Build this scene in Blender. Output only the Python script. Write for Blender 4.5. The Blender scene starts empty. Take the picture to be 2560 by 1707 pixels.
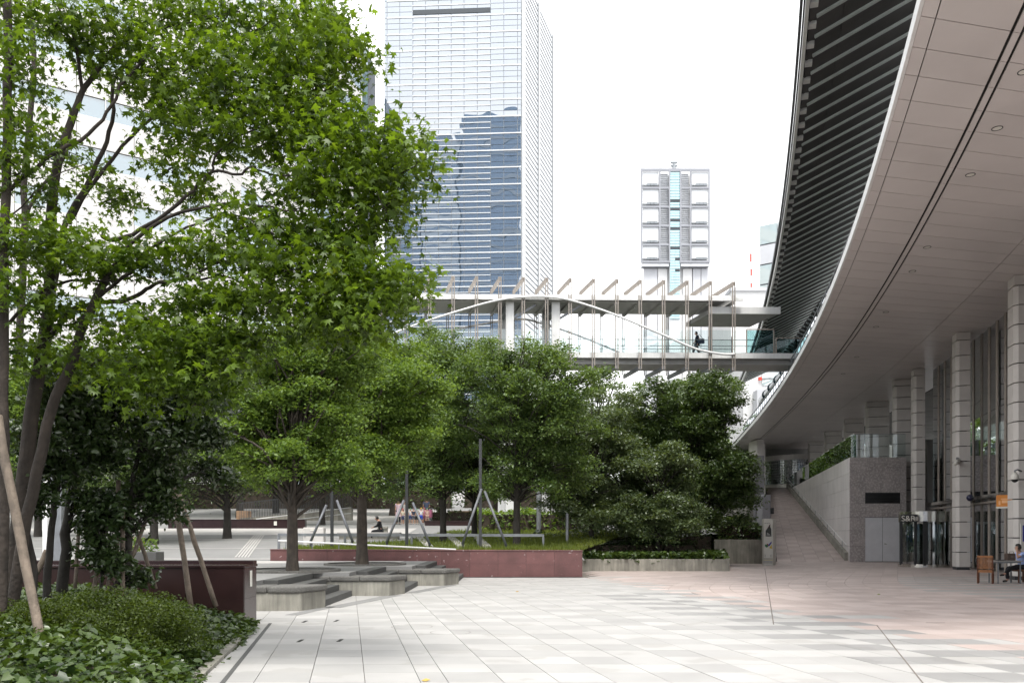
import bpy, math, random
import numpy as np
from mathutils import Vector, Matrix
random.seed(7)
rng = np.random.default_rng(7)
sc = bpy.context.scene
COL = sc.collection

# ---------------------------------------------------------------- camera, sky, sun, exposure
F, H, HY = 2100.0, 1.7, 1334.0          # focal length in photo pixels, eye height, horizon row
cam_d = bpy.data.cameras.new('camera')
cam = bpy.data.objects.new('camera', cam_d)
COL.objects.link(cam)
cam.location = (0, 0, H)
cam.rotation_euler = (math.radians(90), 0, 0)
cam_d.sensor_width = 36.0
cam_d.lens = F / 2560 * 36.0
cam_d.shift_y = (HY - 853.5) / 2560
cam_d.clip_start = 0.1
cam_d.clip_end = 3000
sc.camera = cam

SUN_EL, SUN_AZ = math.radians(65), math.radians(172)   # azimuth from +Y towards +X
world = bpy.data.worlds.new('World')
sc.world = world
world.use_nodes = True
wn, wl = world.node_tree.nodes, world.node_tree.links
bg = wn['Background']
sky = wn.new('ShaderNodeTexSky')
sky.sky_type = 'NISHITA'
sky.sun_disc = False
sky.sun_elevation = SUN_EL
sky.sun_rotation = SUN_AZ
sky.dust_density = 6.0
sky.air_density = 1.0
hsv = wn.new('ShaderNodeHueSaturation')
hsv.inputs['Saturation'].default_value = 0.12
cloud = wn.new('ShaderNodeMix')                     # high even cloud layer over the clear sky
cloud.data_type = 'RGBA'
cloud.inputs[0].default_value = 0.8
cloud.inputs[7].default_value = (8.0, 8.05, 8.15, 1)
wl.new(sky.outputs[0], hsv.inputs['Color'])
wl.new(hsv.outputs[0], cloud.inputs[6])
wl.new(cloud.outputs[2], bg.inputs['Color'])
bg.inputs['Strength'].default_value = 0.12

sun_d = bpy.data.lights.new('sun', 'SUN')
sun_d.energy = 1.5
sun_d.angle = math.radians(16)
sun_d.color = (1.0, 0.965, 0.9)
sun = bpy.data.objects.new('sun', sun_d)
COL.objects.link(sun)
sdir = Vector((math.sin(SUN_AZ) * math.cos(SUN_EL), math.cos(SUN_AZ) * math.cos(SUN_EL), math.sin(SUN_EL)))
sun.rotation_euler = sdir.to_track_quat('Z', 'Y').to_euler()
sun.location = (0, 0, 60)

sc.view_settings.view_transform = 'Standard'
sc.view_settings.look = 'None'
sc.view_settings.gamma = 1.0
sc.view_settings.exposure = 1.38
sc.view_settings.use_curve_mapping = False
sc.cycles.max_bounces = 6
sc.cycles.use_adaptive_sampling = True
sc.cycles.adaptive_threshold = 0.02
sc.cycles.diffuse_bounces = 3
sc.cycles.transparent_max_bounces = 12
sc.cycles.caustics_reflective = False
sc.cycles.caustics_refractive = False
sc.cycles.use_denoising = True

# ---------------------------------------------------------------- helpers
def at(px, py, Y):
    """world point seen at photo pixel (px, py) when it stands Y metres away"""
    return Vector(((px - 1280) * Y / F, Y, H + (HY - py) * Y / F))

def onz(px, py, z=0.0):
    """world point seen at photo pixel on the level plane z"""
    Y = F * (z - H) / (HY - py)
    return Vector(((px - 1280) * Y / F, Y, z))

WL = {}

def tag(o, label=None, cat=None, group=None, kind=None):
    if label: o['label'] = label
    if cat: o['category'] = cat
    if group: o['group'] = group
    if kind: o['kind'] = kind
    return o

def root(name, loc, label, cat, group=None, kind=None):
    o = bpy.data.objects.new(name, None)
    o.empty_display_size = 0.2
    o.location = loc
    COL.objects.link(o)
    WL[o.name] = Vector(loc)
    return tag(o, label, cat, group, kind)

def place(name, mesh, parent=None, world_loc=None, rot=None, scale=None):
    """link an object for an existing mesh; world_loc is the world position of its origin"""
    o = bpy.data.objects.new(name, mesh)
    COL.objects.link(o)
    wl_ = Vector(world_loc) if world_loc is not None else Vector((0, 0, 0))
    if parent is not None:
        o.parent = parent
        o.location = wl_ - WL[parent.name]
    else:
        o.location = wl_
    WL[o.name] = wl_
    if rot is not None: o.rotation_euler = rot
    if scale is not None: o.scale = scale
    return o

class MB:
    def __init__(s):
        s.v, s.f, s.m = [], [], []
    def add(s, vs, fs, m=0):
        b = len(s.v)
        s.v += [tuple(p) for p in vs]
        s.f += [tuple(i + b for i in f) for f in fs]
        s.m += [m] * len(fs)
        return s
    def quad(s, a, b, c, d, m=0):
        return s.add([a, b, c, d], [(0, 1, 2, 3)], m)
    def box(s, lo, hi, m=0):
        x0, y0, z0 = lo; x1, y1, z1 = hi
        return s.hexa([(x0, y0), (x1, y0), (x1, y1), (x0, y1)], z0, z1, m)
    def hexa(s, poly, z0, z1, m=0):
        """prism over an anticlockwise polygon; z0/z1 may be lists"""
        n = len(poly)
        a = z0 if isinstance(z0, (list, tuple)) else [z0] * n
        b = z1 if isinstance(z1, (list, tuple)) else [z1] * n
        vs = [(p[0], p[1], a[i]) for i, p in enumerate(poly)] + [(p[0], p[1], b[i]) for i, p in enumerate(poly)]
        fs = [tuple(range(n - 1, -1, -1)), tuple(range(n, 2 * n))]
        fs += [(i, (i + 1) % n, n + (i + 1) % n, n + i) for i in range(n)]
        return s.add(vs, fs, m)
    def obox(s, c, size, rz=0.0, m=0, mat=None):
        """box of full size, centred at c, turned about z (or by a 3x3 matrix)"""
        R = mat if mat is not None else Matrix.Rotation(rz, 3, 'Z')
        hx, hy, hz = size[0] / 2, size[1] / 2, size[2] / 2
        vs = [Vector(c) + R @ Vector((x * hx, y * hy, z * hz)) for z in (-1, 1) for (x, y) in ((-1, -1), (1, -1), (1, 1), (-1, 1))]
        return s.add(vs, [(3, 2, 1, 0), (4, 5, 6, 7), (0, 1, 5, 4), (1, 2, 6, 5), (2, 3, 7, 6), (3, 0, 4, 7)], m)
    def bar(s, a, b, w, h, m=0, up=(0, 0, 1)):
        """rectangular bar from a to b"""
        a, b = Vector(a), Vector(b)
        d = (b - a); L = d.length; d.normalize()
        u = Vector(up)
        if abs(d.dot(u)) > 0.98: u = Vector((0, 1, 0))
        x = d.cross(u).normalized(); z = x.cross(d).normalized()
        vs = []
        for p in (a, b):
            for (i, j) in ((-1, -1), (1, -1), (1, 1), (-1, 1)):
                vs.append(p + x * (i * w / 2) + z * (j * h / 2))
        return s.add(vs, [(0, 1, 2, 3), (7, 6, 5, 4), (0, 4, 5, 1), (1, 5, 6, 2), (2, 6, 7, 3), (3, 7, 4, 0)], m)
    def tube(s, path, rad, n=8, m=0, cap=True):
        P = [Vector(p) for p in path]
        R = rad if isinstance(rad, (list, tuple)) else [rad] * len(P)
        b = len(s.v); vs = []
        ref = Vector((0.31, 0.95, 0.05))
        for i, p in enumerate(P):
            d = (P[min(i + 1, len(P) - 1)] - P[max(i - 1, 0)]).normalized()
            r0 = ref if abs(d.dot(ref)) < 0.93 else Vector((1, 0, 0))
            x = d.cross(r0).normalized(); y = d.cross(x).normalized()
            for k in range(n):
                t = 2 * math.pi * k / n
                vs.append(p + (x * math.cos(t) + y * math.sin(t)) * R[i])
        fs = []
        for i in range(len(P) - 1):
            for k in range(n):
                fs.append((i * n + k, i * n + (k + 1) % n, (i + 1) * n + (k + 1) % n, (i + 1) * n + k))
        if cap:
            fs.append(tuple(range(n - 1, -1, -1)))
            fs.append(tuple(range((len(P) - 1) * n, len(P) * n)))
        return s.add(vs, fs, m)
    def lathe(s, c, prof, n=24, a0=0.0, a1=2 * math.pi, m=0):
        """profile of (r, z) turned about a vertical axis through c"""
        full = abs(a1 - a0 - 2 * math.pi) < 1e-6
        k = n if full else n + 1
        vs = []
        for (r, z) in prof:
            for i in range(k):
                t = a0 + (a1 - a0) * i / n
                vs.append((c[0] + r * math.cos(t), c[1] + r * math.sin(t), c[2] + z))
        fs = []
        for j in range(len(prof) - 1):
            for i in range(n):
                i2 = (i + 1) % k
                fs.append((j * k + i, j * k + i2, (j + 1) * k + i2, (j + 1) * k + i))
        return s.add(vs, fs, m)
    def mesh(s, name, mats, origin=(0, 0, 0), smooth=False):
        me = bpy.data.meshes.new(name)
        o = Vector(origin)
        me.from_pydata([(x - o.x, y - o.y, z - o.z) for (x, y, z) in s.v], [], s.f)
        for mm in (mats if isinstance(mats, (list, tuple)) else [mats]): me.materials.append(mm)
        if any(s.m): me.polygons.foreach_set('material_index', s.m)
        if smooth: me.polygons.foreach_set('use_smooth', [True] * len(s.f))
        me.update()
        return me
    def build(s, name, mats, parent=None, smooth=False, bevel=0.0):
        if parent is not None:
            org = WL[parent.name]
        else:
            a = np.array(s.v)
            org = Vector(((a[:, 0].min() + a[:, 0].max()) / 2, (a[:, 1].min() + a[:, 1].max()) / 2, a[:, 2].min()))
        o = place(name, s.mesh(name, mats, org, smooth), parent, org)
        if bevel:
            b = o.modifiers.new('bevel', 'BEVEL'); b.width = bevel; b.segments = 2; b.limit_method = 'ANGLE'
        return o

def np_mesh(name, V, Fc, mats, midx=None, smooth=False):
    """fast mesh from arrays: V (n,3), Fc (m,k) equal-size faces"""
    me = bpy.data.meshes.new(name)
    nv, nf, k = len(V), len(Fc), Fc.shape[1]
    me.vertices.add(nv); me.loops.add(nf * k); me.polygons.add(nf)
    me.vertices.foreach_set('co', np.ascontiguousarray(V, dtype=np.float32).ravel())
    me.loops.foreach_set('vertex_index', np.ascontiguousarray(Fc, dtype=np.int32).ravel())
    me.polygons.foreach_set('loop_start', np.arange(0, nf * k, k, dtype=np.int32))
    for mm in (mats if isinstance(mats, (list, tuple)) else [mats]): me.materials.append(mm)
    if midx is not None: me.polygons.foreach_set('material_index', np.asarray(midx, dtype=np.int32))
    if smooth: me.polygons.foreach_set('use_smooth', np.ones(nf, dtype=bool))
    me.update(calc_edges=True)
    return me

# ---------------------------------------------------------------- materials
def srgb(r, g, b):
    f = lambda c: (c / 255 / 12.92) if c / 255 <= 0.04045 else ((c / 255 + 0.055) / 1.055) ** 2.4
    return (f(r), f(g), f(b))

def mat(name, col, rough=0.6, var=0.10, scale=3.0, metal=0.0, spec=0.5, bump=0.0, bscale=60.0,
        speck=None, sscale=90.0, samt=0.5, rand=0.0, streak=0.0, blotch=None, emit=None):
    m = bpy.data.materials.new(name)
    m.use_nodes = True
    nt = m.node_tree; N = nt.nodes; L = nt.links
    p = N['Principled BSDF']
    p.inputs['Roughness'].default_value = rough
    p.inputs['Metallic'].default_value = metal
    p.inputs['Specular IOR Level'].default_value = spec
    geo = N.new('ShaderNodeNewGeometry')
    n1 = N.new('ShaderNodeTexNoise'); n1.inputs['Scale'].default_value = scale; n1.inputs['Detail'].default_value = 5
    L.new(geo.outputs['Position'], n1.inputs['Vector'])
    mr = N.new('ShaderNodeMapRange')
    mr.inputs[1].default_value = 0.3; mr.inputs[2].default_value = 0.7
    mr.inputs[3].default_value = 1 - var; mr.inputs[4].default_value = 1 + var
    L.new(n1.outputs[0], mr.inputs[0])
    fac = mr.outputs[0]
    def mul(a, b):
        q = N.new('ShaderNodeMath'); q.operation = 'MULTIPLY'
        L.new(a, q.inputs[0])
        if isinstance(b, float): q.inputs[1].default_value = b
        else: L.new(b, q.inputs[1])
        return q.outputs[0]
    if rand:
        oi = N.new('ShaderNodeObjectInfo')
        r = N.new('ShaderNodeMapRange'); r.inputs[3].default_value = 1 - rand; r.inputs[4].default_value = 1 + rand
        L.new(oi.outputs['Random'], r.inputs[0]); fac = mul(fac, r.outputs[0])
        gi = N.new('ShaderNodeMapRange'); gi.inputs[3].default_value = 1 - rand; gi.inputs[4].default_value = 1 + rand
        L.new(geo.outputs['Random Per Island'], gi.inputs[0]); fac = mul(fac, gi.outputs[0])
    if streak:                                         # rain streaks of dirt running down
        mp = N.new('ShaderNodeMapping'); mp.inputs['Scale'].default_value = (4.5, 4.5, 0.45)
        L.new(geo.outputs['Position'], mp.inputs[0])
        n3 = N.new('ShaderNodeTexNoise'); n3.inputs['Scale'].default_value = 1.0; n3.inputs['Detail'].default_value = 8; n3.inputs['Distortion'].default_value = 0.6; n3.inputs['Roughness'].default_value = 0.68
        L.new(mp.outputs[0], n3.inputs['Vector'])
        r = N.new('ShaderNodeMapRange'); r.inputs[1].default_value = 0.35; r.inputs[2].default_value = 0.65
        r.inputs[3].default_value = 1 - streak; r.inputs[4].default_value = 1.0 + streak * 0.3
        L.new(n3.outputs[0], r.inputs[0]); fac = mul(fac, r.outputs[0])
    cm = N.new('ShaderNodeVectorMath'); cm.operation = 'SCALE'
    cm.inputs[0].default_value = col
    L.new(fac, cm.inputs['Scale'])
    out = cm.outputs[0]
    if speck is not None:
        n2 = N.new('ShaderNodeTexNoise'); n2.inputs['Scale'].default_value = sscale; n2.inputs['Detail'].default_value = 2
        L.new(geo.outputs['Position'], n2.inputs['Vector'])
        r = N.new('ShaderNodeMapRange'); r.inputs[1].default_value = 0.48; r.inputs[2].default_value = 0.62
        r.inputs[3].default_value = 0.0; r.inputs[4].default_value = samt
        L.new(n2.outputs[0], r.inputs[0])
        mx = N.new('ShaderNodeMix'); mx.data_type = 'RGBA'
        L.new(r.outputs[0], mx.inputs[0]); L.new(out, mx.inputs[6]); mx.inputs[7].default_value = (*speck, 1)
        out = mx.outputs[2]
    if blotch is not None:                             # pale lime / lichen spots
        n4 = N.new('ShaderNodeTexNoise'); n4.inputs['Scale'].default_value = blotch[1]; n4.inputs['Detail'].default_value = 8
        L.new(geo.outputs['Position'], n4.inputs['Vector'])
        r = N.new('ShaderNodeMapRange'); r.inputs[1].default_value = blotch[2]; r.inputs[2].default_value = blotch[2] + 0.04
        r.inputs[4].default_value = blotch[3]
        L.new(n4.outputs[0], r.inputs[0])
        mx = N.new('ShaderNodeMix'); mx.data_type = 'RGBA'
        L.new(r.outputs[0], mx.inputs[0]); L.new(out, mx.inputs[6]); mx.inputs[7].default_value = (*blotch[0], 1)
        out = mx.outputs[2]
    L.new(out, p.inputs['Base Color'])
    if bump:
        nb = N.new('ShaderNodeTexNoise'); nb.inputs['Scale'].default_value = bscale; nb.inputs['Detail'].default_value = 4
        L.new(geo.outputs['Position'], nb.inputs['Vector'])
        bp = N.new('ShaderNodeBump'); bp.inputs['Strength'].default_value = bump; bp.inputs['Distance'].default_value = 0.02
        L.new(nb.outputs[0], bp.inputs['Height']); L.new(bp.outputs[0], p.inputs['Normal'])
    return m

def leaf_mat(name, c1, c2, trans=0.35, rough=0.45, spec=0.4, c3=None):
    m = bpy.data.materials.new(name)
    m.use_nodes = True
    nt = m.node_tree; N = nt.nodes; L = nt.links
    p = N['Principled BSDF']
    p.inputs['Roughness'].default_value = rough
    p.inputs['Specular IOR Level'].default_value = spec
    geo = N.new('ShaderNodeNewGeometry')
    rp = N.new('ShaderNodeValToRGB')
    rp.color_ramp.elements[0].color = (*c1, 1)
    rp.color_ramp.elements[1].color = (*c2, 1)
    if c3:
        rp.color_ramp.elements[1].position = 0.93
        e = rp.color_ramp.elements.new(1.0); e.color = (*c3, 1)
    n1 = N.new('ShaderNodeTexNoise'); n1.inputs['Scale'].default_value = 0.9
    L.new(geo.outputs['Position'], n1.inputs['Vector'])
    ad = N.new('ShaderNodeMath'); ad.operation = 'MULTIPLY_ADD'
    L.new(n1.outputs[0], ad.inputs[0]); ad.inputs[1].default_value = 0.9
    sub = N.new('ShaderNodeMath'); sub.operation = 'MULTIPLY_ADD'
    L.new(geo.outputs['Random Per Island'], sub.inputs[0]); sub.inputs[1].default_value = 0.6; sub.inputs[2].default_value = -0.25
    L.new(sub.outputs[0], ad.inputs[2])
    L.new(ad.outputs[0], rp.inputs[0])
    L.new(rp.outputs[0], p.inputs['Base Color'])
    t = N.new('ShaderNodeBsdfTranslucent')
    tc = N.new('ShaderNodeMix'); tc.data_type = 'RGBA'; tc.blend_type = 'MULTIPLY'; tc.inputs[0].default_value = 1
    L.new(rp.outputs[0], tc.inputs[6]); tc.inputs[7].default_value = (2.2, 2.1, 0.7, 1)
    L.new(tc.outputs[2], t.inputs[0])
    mx = N.new('ShaderNodeMixShader'); mx.inputs[0].default_value = trans
    L.new(p.outputs[0], mx.inputs[1]); L.new(t.outputs[0], mx.inputs[2])
    L.new(mx.outputs[0], N['Material Output'].inputs[0])
    return m

def glass_mat(name, tint, refl=0.08, rough=0.0, wave=0.0, wscale=0.3, body=None):
    """thin pane: tinted see-through plus mirror by Fresnel"""
    m = bpy.data.materials.new(name)
    m.use_nodes = True
    nt = m.node_tree; N = nt.nodes; L = nt.links
    N.remove(N['Principled BSDF'])
    tr = N.new('ShaderNodeBsdfTransparent'); tr.inputs[0].default_value = (*tint, 1)
    gl = N.new('ShaderNodeBsdfGlossy'); gl.inputs['Roughness'].default_value = rough; gl.inputs[0].default_value = (0.95, 0.97, 1, 1)
    lw = N.new('ShaderNodeLayerWeight'); lw.inputs[0].default_value = 0.5
    mr = N.new('ShaderNodeMapRange'); mr.inputs[3].default_value = refl; mr.inputs[4].default_value = 1.0
    pw = N.new('ShaderNodeMath'); pw.operation = 'POWER'; pw.inputs[1].default_value = 3.0
    L.new(lw.outputs['Facing'], pw.inputs[0]); L.new(pw.outputs[0], mr.inputs[0])
    mx = N.new('ShaderNodeMixShader')
    L.new(mr.outputs[0], mx.inputs[0])
    if body is not None:
        df = N.new('ShaderNodeBsdfDiffuse'); df.inputs[0].default_value = (*body, 1)
        L.new(df.outputs[0], mx.inputs[1])
    else:
        L.new(tr.outputs[0], mx.inputs[1])
    L.new(gl.outputs[0], mx.inputs[2])
    L.new(mx.outputs[0], N['Material Output'].inputs[0])
    if wave:
        geo = N.new('ShaderNodeNewGeometry')
        n = N.new('ShaderNodeTexNoise'); n.inputs['Scale'].default_value = wscale; n.inputs['Detail'].default_value = 1
        L.new(geo.outputs['Position'], n.inputs['Vector'])
        b = N.new('ShaderNodeBump'); b.inputs['Strength'].default_value = wave; b.inputs['Distance'].default_value = 0.3
        L.new(n.outputs[0], b.inputs['Height']); L.new(b.outputs[0], gl.inputs['Normal'])
    return m

MT = {}
MT['pave_white'] = mat('pale granite paving', (0.375, 0.366, 0.356), 0.55, 0.07, 1.3, speck=(0.31, 0.305, 0.297), sscale=140, samt=0.35, rand=0.05, blotch=((0.29, 0.28, 0.265), 1.1, 0.56, 0.55))
MT['pave_grey'] = mat('grey granite paving', (0.25, 0.246, 0.241), 0.55, 0.07, 1.3, speck=(0.2, 0.2, 0.2), sscale=140, samt=0.4, rand=0.06, blotch=((0.2, 0.195, 0.19), 1.1, 0.60, 0.5))
MT['pave_mid'] = mat('light grey granite paving', (0.325, 0.318, 0.31), 0.55, 0.07, 1.3, speck=(0.27, 0.267, 0.26), sscale=140, samt=0.4, rand=0.06)
MT['pave_pink'] = mat('pink granite paving', (0.43, 0.365, 0.342), 0.5, 0.08, 1.1, speck=(0.30, 0.23, 0.21), sscale=140, samt=0.4, rand=0.07)
MT['pave_brown'] = mat('brown granite paving', (0.375, 0.312, 0.29), 0.5, 0.08, 1.1, speck=(0.24, 0.185, 0.165), sscale=140, samt=0.4, rand=0.07)
MT['joint'] = mat('paving joint', (0.15, 0.13, 0.115), 0.9, 0.3, 3)
MT['asphalt'] = mat('city ground', (0.11, 0.11, 0.11), 0.9, 0.2, 0.2)
MT['upper_pave'] = mat('upper terrace paving', (0.20, 0.198, 0.194), 0.7, 0.10, 0.8, speck=(0.14, 0.14, 0.137), sscale=70, samt=0.5, rand=0.05)
MT['upper_pale'] = mat('upper terrace pale paving', (0.36, 0.345, 0.33), 0.7, 0.08, 0.8, rand=0.05)
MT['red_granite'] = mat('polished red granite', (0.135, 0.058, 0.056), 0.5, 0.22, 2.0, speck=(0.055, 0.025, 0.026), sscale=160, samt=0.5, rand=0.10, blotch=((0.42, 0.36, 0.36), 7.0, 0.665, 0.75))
MT['red_granite_shaded'] = mat('shade-darkened polished red granite', (0.030, 0.015, 0.015), 0.2, 0.2, 2.0, speck=(0.025, 0.013, 0.013), sscale=160, samt=0.5, rand=0.08)  # red granite with the shade of the trees put into its colour
MT['concrete'] = mat('weathered concrete', (0.26, 0.25, 0.215), 0.85, 0.3, 1.6, bump=0.25, bscale=40, streak=0.4, speck=(0.2, 0.19, 0.165), sscale=50, samt=0.3)
MT['aggregate'] = mat('exposed aggregate', (0.085, 0.082, 0.076), 0.85, 0.25, 2.0, bump=0.7, bscale=60, speck=(0.24, 0.235, 0.22), sscale=60, samt=0.5)
MT['step_stone'] = mat('dark step stone', (0.062, 0.062, 0.060), 0.7, 0.15, 2.0, speck=(0.11, 0.11, 0.107), sscale=80, samt=0.4)
MT['soil'] = mat('planting soil', (0.045, 0.034, 0.024), 0.95, 0.4, 4, bump=0.8, bscale=20)
MT['bark'] = mat('tree bark', (0.040, 0.031, 0.025), 0.9, 0.35, 5, bump=0.9, bscale=18, streak=0.45)
MT['bark_grey'] = mat('grey brown bark', (0.062, 0.050, 0.040), 0.9, 0.3, 6, bump=0.9, bscale=22, streak=0.4)
MT['bark_dark'] = mat('dark bark', (0.03, 0.026, 0.022), 0.9, 0.3, 6, bump=0.7, bscale=22)
MT['stake'] = mat('weathered timber pole', (0.17, 0.135, 0.105), 0.85, 0.25, 8, bump=0.5, bscale=40, streak=0.4)
MT['steel_dark'] = mat('dark grey painted steel', (0.035, 0.037, 0.04), 0.45, 0.15, 4)
MT['steel_grey'] = mat('grey galvanised steel', (0.21, 0.22, 0.235), 0.4, 0.15, 5, metal=0.4)
MT['steel_leg'] = mat('blue grey painted steel', (0.11, 0.115, 0.128), 0.45, 0.15, 5)
MT['steel_bright'] = mat('brushed stainless steel', (0.62, 0.60, 0.56), 0.22, 0.06, 4, metal=1.0)
MT['bridge_grey'] = mat('pale grey painted steel', (0.42, 0.41, 0.40), 0.5, 0.08, 1.5)
MT['white_paint'] = mat('white painted steel', (0.74, 0.74, 0.73), 0.4, 0.05, 1.5, streak=0.08)
MT['warm_steel'] = mat('warm grey painted steel', (0.29, 0.255, 0.225), 0.45, 0.12, 4)
MT['soffit'] = mat('soffit metal panel', (0.60, 0.56, 0.545), 0.34, 0.06, 0.6, spec=0.6, rand=0.035, speck=(0.57, 0.53, 0.515), sscale=220, samt=0.5)
MT['soffit_back'] = mat('dark joint backing', (0.02, 0.018, 0.017), 0.9, 0.1)
MT['canopy_dark'] = mat('dark canopy lining', (0.095, 0.09, 0.088), 0.6, 0.2, 0.5, rand=0.1, streak=0.1)
MT['fin'] = mat('pale green grey fin', (0.62, 0.67, 0.655), 0.4, 0.06, 2)
MT['col_stone'] = mat('grey granite cladding', (0.54, 0.515, 0.49), 0.6, 0.08, 1.5, speck=(0.52, 0.49, 0.465), sscale=120, samt=0.5, rand=0.05)
MT['block_stone'] = mat('speckled dark granite', (0.40, 0.365, 0.355), 0.55, 0.15, 2.0, speck=(0.66, 0.62, 0.61), sscale=9, samt=0.6, rand=0.06)
MT['ramp_wall'] = mat('pale granite wall', (0.66, 0.63, 0.615), 0.45, 0.08, 1.0, speck=(0.54, 0.51, 0.5), sscale=40, samt=0.5, rand=0.05, streak=0.1)
MT['pillar_stone'] = mat('blue grey granite', (0.24, 0.235, 0.25), 0.6, 0.1, 2.0, speck=(0.12, 0.115, 0.12), sscale=40, samt=0.6)
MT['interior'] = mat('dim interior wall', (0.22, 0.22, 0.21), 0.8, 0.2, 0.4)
MT['glass_facade'] = glass_mat('facade glass', (0.50, 0.55, 0.53), 0.40, 0.0, wave=0.02, wscale=0.5)
MT['glass_clear'] = glass_mat('balustrade glass', (0.93, 0.97, 0.965), 0.06)
MT['glass_teal'] = glass_mat('tinted teal glass', (0.62, 0.78, 0.79), 0.10)
MT['glass_tree_tint'] = glass_mat('glass tinted for tree reflections', (0.22, 0.34, 0.25), 0.45)  # green reflection of the trees is put into the tint
MT['door_grey'] = mat('grey painted door', (0.74, 0.75, 0.78), 0.45, 0.05, 2)
MT['black'] = mat('black plastic', (0.012, 0.012, 0.013), 0.4, 0.1)
MT['wood'] = mat('varnished wood', (0.26, 0.105, 0.035), 0.4, 0.2, 12, streak=0.25)
MT['wood_dark'] = mat('dark varnished wood', (0.10, 0.034, 0.015), 0.4, 0.2, 12)
MT['sign_white'] = mat('white sign enamel', (0.66, 0.645, 0.59), 0.35, 0.04)
MT['orange'] = mat('orange banner', (0.62, 0.22, 0.03), 0.6, 0.1)
MT['pipe'] = mat('dark blue green pipe', (0.012, 0.035, 0.05), 0.25, 0.15)
# ================================================================= SETTING: ground, plaza, terrace
g = MB(); g.quad((-900, -300, -0.12), (900, -300, -0.12), (900, 1500, -0.12), (-900, 1500, -0.12))
tag(g.build('ground', MT['asphalt']), kind='structure')

SK = -0.194                                       # plaza paving lines lean this much in X per metre of depth
plaza = MB(); plaza.box((-9, 2, -0.10), (44, 62, -0.03))
plaza = tag(plaza.build('plaza', MT['joint']), kind='structure')

def boundary(Y, r=1):                             # ragged edge between pale and pink paving, row by row
    return 6.95 + SK * (Y - 11.7) + (0.638 if r % 2 == 0 else 0) + (0.638 if r % 6 == 4 else 0) + (0.638 if r % 8 == 0 else 0)

TW, TD, GX, GY = 0.638, 0.66, 0.008, 0.004
def bed_edge(Y): return -3.645 + (Y - 9.57) * -0.187
XL0 = (913 - 1280) * 9.57 / F - SK * 9.57         # one paving line at depth 0
white_edges = [XL0 + k * TW for k in range(-7, 1)]
x_ = XL0
for wdt in [TW, TW / 2] + [TW] * 60:
    x_ += wdt; white_edges.append(x_)
def para(x0, x1, y0, y1):
    return [(x0 + SK * y0, y0), (x1 + SK * y0, y0), (x1 + SK * y1, y1), (x0 + SK * y1, y1)]
tiles = []
y0r = 10.32 - TD * 6
for r in range(0, 46):
    ya, yb = y0r + r * TD, y0r + (r + 1) * TD
    ym = (ya + yb) / 2
    if ym > 34: break
    for c in range(len(white_edges) - 1):
        xa, xb = white_edges[c], white_edges[c + 1]
        xm = (xa + xb) / 2 + SK * ym
        if xa + SK * ym > boundary(ym, r) - .05 or xm < bed_edge(ym) + 0.15 - (0 if ym < 16 else 3.0): continue
        if ym > 33.0 and xm < 2.8: continue
        q = random.random()
        near_edge = (boundary(ym) - xm) < 2.6 and ym < 24
        if near_edge:
            m_ = 0 if (r + (c + 1) // 3) % 2 == 0 else 1
        else:
            m_ = 0 if (r + (c // 2)) % 2 == 0 else 2
        if q < 0.10: m_ = random.choice([0, 2])
        xb = min(xb, boundary(0, r))
        if xb - xa < .05: continue
        tiles.append((ym, xm, para(xa + GX / 2, xb - GX / 2, ya + GY / 2, yb - GY / 2), m_))
vis = [t for t in tiles if t[0] > 9.2 and abs(t[1]) < t[0] * 0.63]
vis.sort(key=lambda t: t[0])
single = set(id(t) for t in vis[:295])
PV = [MT['pave_white'], MT['pave_grey'], MT['pave_mid']]
tile_mesh = {}
rest = MB()
for t in tiles:
    poly = t[2]
    if id(t) in single:
        w = round(poly[1][0] - poly[0][0], 3)
        key = (w, t[3])
        if key not in tile_mesh:
            c0 = poly[0]
            tile_mesh[key] = MB().hexa([(p[0] - c0[0], p[1] - c0[1]) for p in poly], -0.03, 0.0).mesh('tile', PV[t[3]])
        place('tile', tile_mesh[key], plaza, (poly[0][0], poly[0][1], random.uniform(-0.0012, 0.0012)))
    else:
        rest.hexa(poly, -0.03, 0.0, t[3])
tag(rest.build('paving_tiles', PV, plaza), kind='stuff')

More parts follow.
